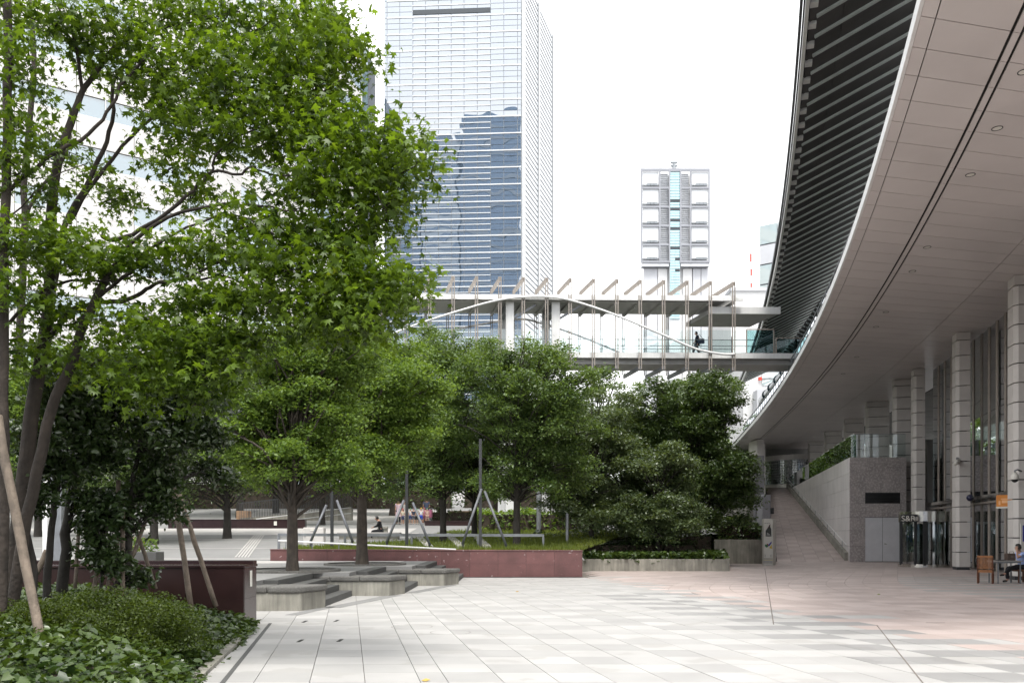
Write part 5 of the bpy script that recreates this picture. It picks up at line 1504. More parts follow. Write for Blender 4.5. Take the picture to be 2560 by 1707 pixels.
# feathery shrub mound
def mound(name, label, cat, cx, cy, rx, ry, hz, n, ls, lf, zb, tpl='quad', stems_=14, group=None, tang=None):
    r = root(name, (cx, cy, zb), label, cat, group)
    d = R.normal(size=(n, 3)); d[:, 2] = np.abs(d[:, 2]); d /= np.linalg.norm(d, axis=1)[:, None]
    rr_ = R.uniform(.2, 1, n) ** .4
    lump = 1 + .16 * np.sin(d[:, 0] * 7 + cx) * np.cos(d[:, 1] * 6) + .1 * np.sin(d[:, 2] * 11 + d[:, 0] * 9)
    C = np.stack([cx + d[:, 0] * rx * rr_ * lump, cy + d[:, 1] * ry * rr_ * lump, zb + d[:, 2] * hz * rr_ * lump], 1)
    leaf_object('foliage', C, ls, tpl, LM[lf], r, up=.7, R=R)
    st = MB()
    for k in range(stems_):
        e = C[k * 7]; st.tube([(cx + (e[0] - cx) * .25, cy + (e[1] - cy) * .25, zb - .1), ((cx + e[0]) / 2, (cy + e[1]) / 2, (zb + e[2]) / 2 + .05), tuple(e)], [.012, .008, .003], 4)
    st.build('stems', MT['bark'], r)
    return r
c = at(230, 1600, 10.3)
mound('feathery_shrub', 'wide feathery yellow green shrub in the ivy bed', 'shrub', c.x, 10.6, 1.25, 1.0, .72, 48000, .034, 'shrub', .28)
c = at(70, 1600, 10.0)
mound('feathery_shrub', 'dark feathery shrub at the picture corner beside the big timber pole', 'shrub', c.x - .3, 10.2, .9, .8, .55, 24000, .034, 'shrub', .30)

# young dark evergreens of the bed
def young(label, pts, r0, crowns, nt, seed, ls=.095):
    RR = np.random.default_rng(seed)
    P = [at(*p) for p in pts]
    r = root('young_evergreen', P[0], label, 'tree', 'young evergreens in the ivy bed')
    a = MB(); limb(P, r0, r0 * .35, a, 8, .012, RR); a.build('trunk', MT['bark_dark'], r, smooth=True)
    L_ = []; b = MB()
    for (cx, cy, rx, ry, Yd) in crowns:
        c = at(cx, cy, Yd); k = Yd / F
        L_ += lobed((c.x, c.y, c.z), (rx * k, rx * k * .8, ry * k), 7, RR, (.28, .44), (.3, .85), fine=False)
    for (c, rr) in L_:
        j = min(P, key=lambda q: (q - Vector(c)).length + (0 if q.z < c[2] else .6))
        e = Vector(c); limb([j, j.lerp(e, .5) + Vector((0, 0, .05)), e], .016, .006, b, 5, .015, RR)
        d = Vector(RR.normal(size=3)).normalized() * rr
        limb([e, e + d], .007, .003, b, 4, .01, RR)
    b.build('limbs', MT['bark_dark'], r, smooth=True)
    tw, _ = twigs_from(L_, nt, RR, .8)
    leaf_object('crown', spray(tw, 12, RR, .10, .7), ls, 'oval', LM['dark'], r, up=.55, R=RR)
young('young dark evergreen with a thin curved trunk beside the big timber pole', [(88, 1500, 11.6), (78, 1400, 11.6), (67, 1296, 11.6), (75, 1150, 11.6), (85, 1000, 11.7)], .055, [(70, 1250, 70, 70, 11.6), (110, 1120, 80, 70, 11.7), (150, 1000, 90, 80, 11.8)], 260, 61)
young('young dark evergreen with a forked black trunk in the ivy bed', [(120, 1500, 12.2), (122, 1391, 12.2), (137, 1248, 12.2), (150, 1100, 12.2), (180, 950, 12.2)], .06, [(200, 1060, 110, 80, 12.2), (230, 940, 100, 80, 12.3), (150, 1180, 70, 60, 12.1)], 380, 62)
young('young dark evergreen with the thickest straight trunk in the ivy bed', [(152, 1490, 12.6), (165, 1334, 12.6), (182, 1200, 12.6), (190, 1050, 12.6), (196, 880, 12.6)], .085, [(260, 1150, 110, 80, 12.6), (300, 1050, 110, 80, 12.7), (230, 1250, 90, 60, 12.5), (310, 940, 100, 80, 12.7)], 560, 63)
young('young dark evergreen between the crossed timber poles', [(312, 1480, 12.9), (325, 1334, 12.9), (329, 1250, 12.9), (345, 1130, 12.9), (370, 1000, 12.9)], .06, [(360, 1200, 100, 70, 12.9), (400, 1080, 110, 80, 12.9), (430, 1000, 90, 60, 13.0), (280, 1310, 70, 60, 12.8), (390, 1280, 70, 45, 12.9), (480, 1090, 85, 55, 13.3), (500, 1000, 80, 50, 13.3), (520, 1180, 60, 40, 13.4)], 760, 64)
young('low branched dark shrub tree by the front of the dark red wall', [(250, 1500, 12.4), (255, 1430, 12.4), (262, 1370, 12.4), (270, 1300, 12.4)], .03, [(255, 1390, 60, 45, 12.4), (230, 1330, 60, 50, 12.4), (340, 1440, 40, 30, 13.0)], 170, 65)
# timber prop poles
def pole(label, a, b, r):
    A, B = at(*a), at(*b)
    o = MB(); n = 7
    o.tube([A.lerp(B, i / n) + Vector((random.gauss(0, .004), random.gauss(0, .004), 0)) for i in range(n + 1)], [r * (1 + .04 * math.sin(i * 2.1)) for i in range(n + 1)], 9)
    tag(o.build('timber_pole', MT['stake'], smooth=True), label, 'pole', 'timber prop poles in the ivy bed')
pole('thick weathered timber pole leaning across the bottom corner of the picture', (126, 1730, 9.3), (-8, 1040, 10.0), .054)
pole('timber pole with a pale cut top leaning against the evergreen before the red wall', (478, 1520, 14.2), (424, 1150, 14.4), .048)
pole('dark timber pole crossing behind the pale topped one', (540, 1515, 14.7), (448, 1235, 14.5), .042)
pole('timber pole leaning towards the crossed poles from the ivy', (389, 1470, 13.6), (340, 1320, 13.2), .032)
pole('timber pole rising to the crossing from the lower side', (300, 1475, 13.0), (368, 1290, 13.1), .032)
pole('upright pale timber pole at the crossed poles', (307, 1510, 12.7), (306, 1250, 12.7), .036)
pole('upright timber pole right beside the pale upright one', (291, 1500, 12.8), (296, 1200, 12.9), .034)
pole('short timber pole leaning left among the dark trunks', (232, 1500, 12.6), (262, 1290, 12.9), .034)
pole('short timber pole near the middle of the ivy bed', (265, 1495, 12.6), (285, 1370, 12.8), .03)
pole('short timber pole behind the forked black trunk', (90, 1435, 13.4), (118, 1375, 13.5), .045)
pole('timber pole half hidden behind the thickest young trunk', (187, 1470, 13.2), (200, 1280, 13.4), .028)

# ---- lawn grass, ivy on the long planter, hedges and shrubs
def lawn_pts(n):
    out = []
    while len(out) < n:
        Y = 33.6 + (50 - 33.6) * R.uniform() ** 1.3; X = R.uniform(-9.2, 7.4)
        lim0 = -9.2 if Y < 36 else -9.2 + (Y - 36) * 1.05 if Y < 40 else -5.0 + (Y - 40) * .15
        if X < lim0 or X > 2.7 + (Y - 33.7) * .29: continue
        out.append((X, Y, lawn_z(Y) - .02 + (.0)))
    return np.array(out)
tag(leaf_object('grass', lawn_pts(26000), .17, 'blade', LM['grass'], None, 'stuff', up=.1, tang_up=1.2, R=R), 'yellow green grass of the sloping bed behind the red wall', 'grass')
for k, (x0, x1) in enumerate(((1040, 1082), (1120, 1150), (1185, 1200))):
    a0, a1 = at(x0 - 10, 1322, 46), at(x1 - 18, 1322, 46)
    b0, b1 = at(x0 + 22, 1368, 35.5), at(x1 + 0, 1368, 35.5)
    MB().hexa([(b0.x, 35.5), (b0.x + .35, 35.5), (a0.x + .35, 46), (a0.x, 46)], [lawn_z(35.5) - .05] * 2 + [lawn_z(46) - .05] * 2, [lawn_z(35.5) + .1] * 2 + [lawn_z(46) + .1] * 2).build('path', MT['upper_pale'])['kind'] = 'structure'
def rect_pts(n, poly, z0, z1):
    P = np.array(poly); out = []
    u = R.uniform(size=(n, 2))
    q = (P[0] * (1 - u[:, :1]) + P[1] * u[:, :1]) * (1 - u[:, 1:]) + (P[3] * (1 - u[:, :1]) + P[2] * u[:, :1]) * u[:, 1:]
    return np.column_stack([q, R.uniform(z0, z1, n)])
tag(leaf_object('planter_ivy', rect_pts(15000, [(3.1, 38.45), (9.8, 38.45), (11.4, 45), (3.1, 45)], .45, .85), .15, 'heart', LM['ivy'], None, 'stuff', up=1.0, R=R), 'ivy carpet along the front of the long concrete planter', 'ivy')
for (lab, x0, x1, y0, y1, z0, z1, n, ls, lf) in (
        ('broad leaved shrubs filling the taller concrete planter', 11.8, 14.4, 48.2, 51, 1.2, 2.5, 5000, .22, 'ever'),
        ('yellow green clipped hedge behind the taller planter', 11.0, 15.0, 54, 56, 1.8, 3.0, 5000, .12, 'hedge'),
        ('dark clipped hedge under the evergreen trees', 1.2, 10.5, 43.5, 45, .5, 1.9, 7000, .13, 'dark'),
        ('pale green broad leaved shrubs by the white pylons', -2.2, 5.5, 50, 52.5, 1.6, 3.2, 6000, .24, 'fresh'),
        ('brown green hedge far behind the lawn', -6.0, 14.0, 61, 62, 2.2, 3.6, 5000, .2, 'olive'),
        ('long dark hedge added for deep shade across the far side of the terrace behind the fence', -46, -6, 84, 86, 4.0, 7.0, 9000, .3, 'ever'),  # this and the next: added dark masses standing in for deep shade
        ('dark hedge added for deep shade at the far end of the terrace behind the pylons', -5, 18, 86, 88, 4.2, 7.2, 6000, .3, 'ever'),
        ('low dark shrubs in shade right of the grass bed', 3.3, 9.0, 40.8, 42.5, .6, 1.5, 5000, .13, 'dark')):
    h_ = root('hedge', ((x0 + x1) / 2, y0, z0 - .3), lab, 'hedge')
    P_ = rect_pts(n, [(x0, y0), (x1, y0), (x1, y1), (x0, y1)], z0, z1)
    P_[:, 2] += .15 * np.sin(P_[:, 0] * 2.1) - .12 * R.uniform(size=n)
    leaf_object('foliage', P_, ls, 'oval' if ls > .15 else 'quad', LM[lf], h_, up=.7, R=R)
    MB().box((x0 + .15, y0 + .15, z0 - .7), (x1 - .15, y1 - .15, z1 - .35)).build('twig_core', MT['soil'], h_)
# ================================================================= THINGS IN THE PLACE
# steel tripod masts propping the trees behind the red wall
def tripod(label, px, Y, zt, legs, top_px):
    bz = lawn_z(Y) - .05
    p = at(px, 1334, Y)
    r = root('tripod_mast', (p.x, Y, bz), label, 'mast', 'steel tripod masts on the lawn')
    MB().bar((p.x, Y, bz), (p.x, Y, zt), .12, .12).build('post', MT['steel_dark'], r)
    for (lx, ly, tx, ty) in legs:
        a = at(lx, ly, Y - .6); b = at(tx, ty, Y - .05)
        lg = MB().tube([a, b], .055, 10).build('leg', MT['steel_leg'], r, smooth=True)
        MB().tube([a + Vector((0, 0, -.25)), a + (b - a) * .06], .045, 8).build('foot', MT['steel_dark'], lg)
    return r
tripod('steel tripod mast before the metal cabinet', 830, 35.5, 5.2, [(776, 1354, 816, 1262), (882, 1354, 842, 1250)], 0)
tripod('steel tripod mast in front of the group of children', 1017, 35.6, 5.0, [(966, 1357, 1010, 1250), (1075, 1362, 1032, 1256)], 0)
tripod('tallest steel tripod mast with its post reaching into the leaves', 1201, 35.4, 5.7, [(1156, 1360, 1204, 1222), (1266, 1364, 1212, 1228)], 0)
# bench slab, cabinet, low stone benches
bn = root('stone_bench', at(930, 1355, 44), 'long pale stone bench with a man sitting on it', 'bench')
a, b = at(842, 1330, 44), at(1000, 1330, 44)
MB().box((a.x, 44, a.z - .10), (b.x, 44.7, a.z)).build('seat_slab', MT['upper_pale'], bn, bevel=.02)
MB().box((a.x + .1, 44.1, terrace_z(44) - .2), (b.x - .1, 44.6, a.z - .1)).build('base', MT['concrete'], bn)
cb = root('metal_cabinet', at(783, 1355, 41), 'grey metal cabinet behind the red wall', 'cabinet')
a, b = at(758, 1318, 41), at(809, 1318, 41)
MB().box((a.x, 41, .9), (b.x, 41.5, a.z)).build('body', MT['col_stone'], cb, bevel=.02)
for k in range(2):
    xx = a.x + .03 + k * (b.x - a.x) / 2
    d_ = MB().box((xx, 40.98, 1.05), (xx + (b.x - a.x) / 2 - .05, 40.999, a.z - .05)).build('door', MT['col_stone'], cb)
MB().box((a.x + .07, 40.95, 1.55), (a.x + .12, 40.979, 1.68)).build('handle', MT['steel_bright'], cb)
MB().box((a.x + .35, 40.965, a.z - .16), (a.x + .7, 40.979, a.z - .1)).build('plate', MT['sign_white'], cb)
sb = root('stone_stool', at(957, 1331, 47), 'small angular stone seat at the edge of the lawn', 'seat')
a = at(944, 1316, 47); b = at(967, 1331, 47)
MB().box((a.x, 47, a.z - .12), (b.x, 47.5, a.z)).build('seat', MT['concrete'], sb, bevel=.01)
MB().box((b.x - .2, 47.05, b.z - .15), (b.x, 47.45, a.z - .12)).build('leg', MT['concrete'], sb)
MB().box((a.x + .12, 47.05, a.z - .3), (a.x + .3, 47.45, a.z - .12)).build('leg', MT['concrete'], sb)
# round posts among the trees
for (px, Y, yt, rr, lab, m_) in ((1418, 39.5, 1285, .075, 'slim grey post beside the planter trees', 'steel_grey'), (1347, 46, 1225, .13, 'grey round post beside the white pylons', 'steel_grey')):
    p = at(px, yt, Y); o = MB(); o.lathe((p.x, Y, 0), [(rr, .3), (rr, p.z), (rr * .7, p.z + .05), (0, p.z + .06)], 14)
    tag(o.build('post', MT[m_], smooth=True), lab, 'post')
lp_ = root('lamp_column', at(138, 1334, 24), 'pale grey lamp column with a flat cap behind the young evergreens', 'lamp column')
p = at(139, 1060, 24)
MB().box((p.x - .16, 24, .6), (p.x + .16, 24.3, p.z)).build('column', MT['steel_grey'], lp_, bevel=.03)
MB().box((p.x - .34, 23.9, p.z + .01), (p.x + .16, 24.4, p.z + .14)).build('head', MT['white_paint'], lp_, bevel=.04)
p = at(112, 1200, 29); o = MB(); o.box((p.x - .08, 29, .6), (p.x + .08, 29.2, p.z)); tag(o.build('post', MT['white_paint']), 'thin white post beside the pale lamp column', 'post')
# planter trough with yellow flowers behind the dark wall
tr_ = root('flower_trough', at(340, 1390, 25), 'dark stone trough with a few flowers behind the dark red wall', 'trough')
a, b = at(300, 1379, 25), at(390, 1379, 25)
MB().box((a.x, 25, ZT), (b.x, 25.6, a.z)).build('trough', MT['step_stone'], tr_, bevel=.02)
fl = leaf_mat('flower petals', (.5, .2, .02), (.6, .5, .3), .3)
leaf_object('plants', rect_pts(260, [(a.x + .2, 25.1), (b.x - .1, 25.1), (b.x - .1, 25.5), (a.x + .2, 25.5)], a.z, a.z + .4), .1, 'oval', LM['fresh'], tr_, R=R)
leaf_object('flowers', rect_pts(40, [(b.x - .9, 25.1), (b.x - .5, 25.1), (b.x - .5, 25.5), (b.x - .9, 25.5)], a.z + .1, a.z + .45), .07, 'oval', fl, tr_, R=R)

# fenced ramp on the terrace: dark pickets and two bright handrails
fc = root('ramp_fence', at(740, 1310, 60), 'dark picket fence with bright sloping handrails behind the terrace trees', 'fence')
pk_ = MB().box((-.018, -.018, 0), (.018, .018, 1.25)).mesh('picket', MT['steel_dark'])
A0, A1 = at(600, 1334, 62), at(880, 1334, 62)
for k in range(70):
    x = A0.x + (A1.x - A0.x) * k / 69
    place('picket', pk_, fc, (x, 62, terrace_z(62) + .1 + k * .012))
MB().bar((A0.x, 62, terrace_z(62) + 1.3), (A1.x, 62, terrace_z(62) + 2.15), .05, .06).build('top_rail', MT['steel_dark'], fc)
for dz in (0, .42):
    a, b = at(640, 1297 + dz * 30, 59), at(878, 1268 + dz * 34, 61)
    MB().tube([a, b], .03, 8).build('handrail', MT['white_paint'], fc, smooth=True)
MB().hexa([(A0.x, 62.1), (A1.x, 62.1), (A1.x, 62.4), (A0.x, 62.4)], [terrace_z(62) - .3] * 4, [terrace_z(62) + .2, terrace_z(62) + .95, terrace_z(62) + .95, terrace_z(62) + .2]).build('ramp_wall', MT['concrete'], fc)
for (p0, p1, Yc, lab) in ((590, 620, 64, 'rusty brick planter left of the dark trunk'), (1035, 1080, 66, 'rough brown stone block behind the children'), (1120, 1180, 64, 'rough brown stone block behind the low red wall'), (1245, 1300, 63, 'rough brown stone block beside the pylons'), (1310, 1390, 62, 'rough brown stone block row near the far hedge')):
    a, b = at(p0, 1278, Yc), at(p1, 1278, Yc)
    o = MB().box((a.x, Yc, terrace_z(Yc) - .2), (b.x, Yc + 1, a.z + .05)).build('stone_block', mat('brown stone ' + str(p0), (.26, .165, .10), .9, .3, 3), bevel=.06)
    tag(o, lab, 'stone block', 'rough stone blocks on the terrace')

# ---- white totem sign
ts = root('totem_sign', at(1926, 1412, 45.6), 'white totem sign with a map and coloured shapes beside the ramp foot', 'sign')
a, b = at(1910, 1412, 45.6), at(1931, 1412, 45.6)
x0, x1 = a.x, b.x; x2 = at(1943, 1412, 45.9).x; zt = at(0, 1296, 45.6).z
MB().hexa([(x0, 45.7), (x1, 45.55), (x2, 46.1), (x0 + .1, 46.3)], 0.0, zt).build('body', MT['sign_white'], ts, bevel=.01)
def sign_pt(u, v):    # u across 0..1, v up in metres, just proud of the front
    q = Vector((x0, 45.7, 0)).lerp(Vector((x1, 45.55, 0)), u); return (q.x - .0012, q.y - .006, v)
def sign_poly(name, pts, col):
    MB().add([sign_pt(u, v) for u, v in pts], [tuple(range(len(pts)))]).build(name, mat('print ' + name + str(len(MT)) + str(col[0])[:5], col, .5, .02), ts)
PXM = 45.6 / F
def sv(py): return H + (HY - py) * PXM
def su(px): return (px - 1910) / 21
sign_poly('map_print', [(su(1915), sv(1340)), (su(1928), sv(1340)), (su(1928), sv(1323)), (su(1924), sv(1312)), (su(1920), sv(1318)), (su(1915), sv(1326))], (.03, .035, .03))
sign_poly('map_print', [(su(1917), sv(1338)), (su(1927), sv(1337)), (su(1925), sv(1335)), (su(1918), sv(1330))], (.6, .6, .58))
sign_poly('map_print', [(su(1920), sv(1320)), (su(1925), sv(1318)), (su(1926), sv(1309)), (su(1923), sv(1312))], (.12, .04, .03))
sign_poly('green_shape', [(su(1913), sv(1364)), (su(1917), sv(1368)), (su(1921), sv(1366)), (su(1919), sv(1361)), (su(1914), sv(1360))], (.02, .16, .05))
sign_poly('red_shape', [(su(1916), sv(1363)), (su(1921), sv(1365)), (su(1922), sv(1360)), (su(1918), sv(1358))], (.25, .05, .02))
sign_poly('blue_shape', [(su(1920), sv(1362)), (su(1923), sv(1365)), (su(1928.5), sv(1357)), (su(1928.5), sv(1352))], (.05, .04, .28))
sign_poly('yellow_shape', [(su(1923), sv(1369)), (su(1929.5), sv(1371.5)), (su(1928.5), sv(1360)), ], (.6, .42, .01))
for (vy, h_, col) in ((1395, 2.2, (.3, .27, .22)), (1399, 1.2, (.5, .4, .1)), (1402, 2, (.28, .27, .3)), (1405.5, 1, (.03, .03, .03))):
    sign_poly('stripe', [(0.02, sv(vy + h_)), (.98, sv(vy + h_)), (.98, sv(vy)), (.02, sv(vy))], col)
for (ux, ) in ((1914,), (1927,)):
    for k in range(3): sign_poly('small_text', [(su(ux - 1.2), sv(1387 + k * 2.4)), (su(ux + 1.2), sv(1387 + k * 2.4)), (su(ux + 1.2), sv(1385.8 + k * 2.4)), (su(ux - 1.2), sv(1385.8 + k * 2.4))], (.25, .24, .2))
for k in range(3): sign_poly('small_text', [(su(1912.5 + k * 4.5), sv(1308)), (su(1915.5 + k * 4.5), sv(1308)), (su(1915.5 + k * 4.5), sv(1306.6)), (su(1912.5 + k * 4.5), sv(1306.6))], (.22, .2, .18))

# ---- revolving door with a steel band and its lettering
rd = root('revolving_door', (21.4, 43.6, 0), 'revolving door drum with a stainless steel band between stone columns', 'revolving door')
cx, cy, rr = 21.42, 43.7, 1.2
zt = H + (HY - 1277) * 42.5 / F; zb_ = H + (HY - 1303) * 42.5 / F
MB().lathe((cx, cy, 0), [(rr, zb_), (rr, zt), (0, zt)], 40).build('band', MT['steel_bright'], rd, smooth=False)
MB().lathe((cx, cy, 0), [(rr - .02, zb_), (0, zb_)], 40).build('ceiling', MT['steel_dark'], rd)
MB().lathe((cx, cy, 0), [(rr + .02, 0), (rr + .02, .16), (rr - .05, .16)], 40).build('base_ring', MT['steel_bright'], rd)
for k in range(8):
    t0 = math.radians(180 + k * 22.5 + 1); t1 = math.radians(180 + (k + 1) * 22.5 - 1)
    if k in (2,): continue
    MB().lathe((cx, cy, 0), [(rr - .03, .16), (rr - .03, zb_)], 4, t0, t1).build('curved_pane', MT['glass_facade'], rd)
for k in (0, 2, 3, 8):
    t = math.radians(180 + k * 22.5)
    MB().bar((cx + (rr - .02) * math.cos(t), cy + (rr - .02) * math.sin(t), .1), (cx + (rr - .02) * math.cos(t), cy + (rr - .02) * math.sin(t), zb_ + .02), .12 if k != 3 else .22, .1).build('door_post', MT['steel_dark'], rd)
for k in range(4):
    t = math.radians(20 + 90 * k)
    lf = MB().bar((cx + .5 * rr * math.cos(t), cy + .5 * rr * math.sin(t), .2), (cx + .5 * rr * math.cos(t), cy + .5 * rr * math.sin(t), zb_ - .03), .02, .02)
    lf = MB().obox((cx + .5 * rr * math.cos(t), cy + .5 * rr * math.sin(t), zb_ / 2), (rr * .92, .02, zb_ - .25), t).build('door_leaf', MT['glass_facade'], rd)
    MB().obox((cx + .55 * rr * math.cos(t), cy + .55 * rr * math.sin(t), 1.05), (rr * .7, .06, .05), t).build('push_bar', MT['steel_bright'], lf)
MB().tube([(cx, cy, .05), (cx, cy, zb_)], .05, 10).build('shaft', MT['steel_dark'], rd)
def lettering(txt, loc, size, rot, m_, parent, name='lettering'):
    cu = bpy.data.curves.new(name, 'FONT'); cu.body = txt; cu.size = size; cu.extrude = .008; cu.align_x = 'CENTER'
    tmp = bpy.data.objects.new('tmp_text', cu); COL.objects.link(tmp)
    dg = bpy.context.evaluated_depsgraph_get()
    me = bpy.data.meshes.new_from_object(tmp.evaluated_get(dg)); me.materials.clear(); me.materials.append(m_)
    bpy.data.objects.remove(tmp); bpy.data.curves.remove(cu)
    return place(name, me, parent, loc, rot)
l1, l2 = at(2271, 1302, 42.35), at(2290, 1301, 42.3)
lettering('S&R', tuple(l1), .40, (math.radians(90), 0, math.radians(-12)), MT['sign_white'], rd)
lettering('棟', tuple(l2), .25, (math.radians(90), 0, math.radians(-12)), MT['sign_white'], rd)
MB().box((l1.x - .34, 42.42, l1.z - .05), (l2.x + .14, 42.46, l1.z + .34)).build('letter_board', MT['steel_dark'], rd)

# ---- orange banner, cameras, lamp on columns
sg = root('banner_sign', at(2512, 1250, 33.4), 'orange banner with faded white print above the cafe door', 'sign')
a, b = at(2492, 1266, 33.4), at(2533, 1236, 33.0)
MB().hexa([(a.x, a.y), (b.x, b.y), (b.x, b.y + .03), (a.x, a.y + .03)], a.z, b.z).build('cloth', MT['orange'], sg)
MB().hexa([(a.x - .02, a.y - .01), (b.x + .02, b.y - .01), (b.x + .02, b.y + .04), (a.x - .02, a.y + .04)], a.z - .07, a.z - .004).build('bottom_bar', MT['sign_white'], sg)
for (u0, u1, v0, v1) in ((.1, .22, .15, .5), (.3, .7, .3, .55), (.76, .9, .15, .45), (.25, .75, .62, .7)):
    p0 = Vector((a.x, a.y, 0)).lerp(Vector((b.x, b.y, 0)), u0); p1 = Vector((a.x, a.y, 0)).lerp(Vector((b.x, b.y, 0)), u1)
    z0, z1 = a.z + (b.z - a.z) * v0, a.z + (b.z - a.z) * v1
    MB().quad((p0.x, p0.y - .006, z0), (p1.x, p1.y - .006, z0), (p1.x, p1.y - .006, z1), (p0.x, p0.y - .006, z1)).build('faded_print', mat('faded print', (.75, .42, .2), .6), sg)
cd = root('dome_camera', at(2540, 1190, 30.6), 'grey dome security camera hanging from the near column bracket', 'camera')
c_ = at(2537, 1192, 30.5)
MB().lathe((c_.x, c_.y, c_.z), [(.0, .17), (.05, .17), (.07, .12), (.125, .08), (.135, -.06), (.12, -.09)], 20).build('housing', MT['sign_white'], cd, smooth=True)
MB().lathe((c_.x, c_.y, c_.z), [(.115, -.09), (.1, -.15), (.05, -.19), (0, -.2)], 20).build('dome', MT['black'], cd, smooth=True)
MB().tube([(c_.x, c_.y, c_.z + .17), (c_.x, c_.y, c_.z + .23), (c_.x + .1, c_.y, c_.z + .27), (c_.x + .36, c_.y + .2, c_.z + .22)], .03, 8).build('bracket', MT['steel_grey'], cd, smooth=True)
cm_ = root('bullet_camera', at(2388, 1159, 39.5), 'small white security camera on the middle stone column', 'camera')
c_ = at(2388, 1159, 39.4)
MB().tube([c_, c_ + Vector((.28, .25, .16))], .09, 12).build('housing', MT['sign_white'], cm_, smooth=True)
MB().bar(c_ + Vector((.25, .25, .1)), c_ + Vector((.36, .5, .25)), .1, .22).build('bracket', MT['steel_grey'], cm_)
bl = root('ball_lamp', at(2425, 1244, 39.2), 'dark blue ball lamp on the side of the middle stone column', 'lamp')
c_ = at(2425, 1244, 39.0)
MB().lathe(tuple(c_), [(0, -.16), (.09, -.13), (.15, -.05), (.16, .02), (.12, .11), (.05, .155), (0, .16)], 18).build('ball', mat('dark blue lamp', (.01, .012, .045), .3), bl, smooth=True)
MB().tube([c_, c_ + Vector((.35, .35, 0))], .025, 8).build('arm', MT['steel_dark'], bl)
ps = root('blue_poster', at(2556, 1345, 30.5), 'blue and white poster on the near stone column', 'poster')
a, b = at(2551, 1370, 30.4), at(2600, 1308, 30.4)
MB().box((a.x, 30.38, a.z), (b.x, 30.42, b.z)).build('board', MT['sign_white'], ps)
MB().box((a.x + .07, 30.365, a.z + .25), (b.x - .05, 30.378, b.z - .06)).build('print', mat('blue print', (.05, .05, .30), .5), ps)

# ---- cafe furniture
CY = 28.6
def chair(label, x, y, rz, slat_back=True):
    r = root('wooden_chair', (x, y, 0), label, 'chair', 'wooden cafe chairs')
    R_ = Matrix.Rotation(rz, 3, 'Z')
    def W(p): return Vector((x, y, 0)) + R_ @ Vector(p)
    for (sx, sy) in ((-1, -1), (1, -1)):                        # back legs rise to the back posts (local -y is the back)
        MB().bar(W((sx * .22, sy * .22, 0)), W((sx * .22, sy * .22 - .0, .45)), .045, .045).build('leg', MT['wood_dark'], r)
        MB().bar(W((sx * .22, -.22, .45)), W((sx * .225, -.32, .93)), .045, .045).build('back_post', MT['wood_dark'], r)
    for sx in (-1, 1): MB().bar(W((sx * .22, .22, 0)), W((sx * .22, .22, .43)), .045, .045).build('leg', MT['wood_dark'], r)
    for k in range(6):
        yy_ = -.2 + k * .08; MB().bar(W((-.24, yy_, .455)), W((.24, yy_, .455)), .07, .022).build('seat_slat', MT['wood'], r)
    for sx in (-1, 1): MB().bar(W((sx * .22, -.2, .42)), W((sx * .22, .2, .42)), .03, .06).build('seat_rail', MT['wood_dark'], r)
    MB().bar(W((-.2, .22, .42)), W((.2, .22, .42)), .03, .06).build('seat_rail', MT['wood_dark'], r)
    MB().bar(W((-.22, -.22, .42)), W((.22, -.22, .42)), .04, .09).build('seat_rail', MT['wood'], r)
    for k in range(10):
        z = .52 + k * .04; yb = -.22 - (z - .45) * .208
        MB().bar(W((-.21, yb, z)), W((.21, yb, z)), .016, .027).build('back_slat', MT['wood'], r)
    MB().bar(W((-.235, -.325, .925)), W((.235, -.325, .925)), .03, .07).build('top_rail', MT['wood'], r)
    return r
p1 = onz(2472, 1458)
chair('empty wooden slatted cafe chair beside the small table', p1.x, p1.y + .2, math.radians(-32))
p2 = onz(2552, 1456)
chair('wooden cafe chair under the man in the light blue shirt', p2.x + .1, p2.y + .15, math.radians(92))
tb = root('cafe_table', onz(2510, 1456), 'small metal legged cafe table with a pale top', 'table')
tx, ty = onz(2506, 1456).x, 29.0
MB().box((tx - .52, ty - .33, .755), (tx + .36, ty + .33, .785)).build('table_top', MT['upper_pale'], tb, bevel=.008)
MB().box((tx - .48, ty - .29, .70), (tx + .32, ty + .29, .752)).build('frame', MT['steel_grey'], tb)
for (sx, sy) in ((-.46, -.27), (.30, -.27), (-.46, .27), (.30, .27)):
    MB().bar((tx + sx, ty + sy, 0), (tx + sx, ty + sy, .70), .032, .032).build('leg', MT['steel_grey'], tb)
bg_ = root('brown_bag', (tx + .12, ty, .785), 'small brown upright bag on the cafe table', 'bag')
bm2 = mat('brown leather', (.07, .045, .035), .5, .15)
MB().hexa([(tx - .04, ty - .1), (tx + .26, ty - .1), (tx + .26, ty + .1), (tx - .04, ty + .1)], .787, 1.03).build('body', bm2, bg_, bevel=.03)
MB().tube([(tx + .03, ty - .09, 1.02), (tx + .05, ty - .09, 1.09), (tx + .17, ty - .09, 1.09), (tx + .19, ty - .09, 1.02)], .01, 6).build('handle', bm2, bg_)
MB().box((tx + .1, ty - .112, .9), (tx + .125, ty - .1, .93)).build('clasp', MT['steel_bright'], bg_)
ft = MB().obox((tx - .2, ty + .05, .80), (.36, .16, .03), .3); tag(ft.build('dark_folder', MT['black'], bevel=.005), 'dark flat folder lying on the cafe table beside the bag', 'folder')

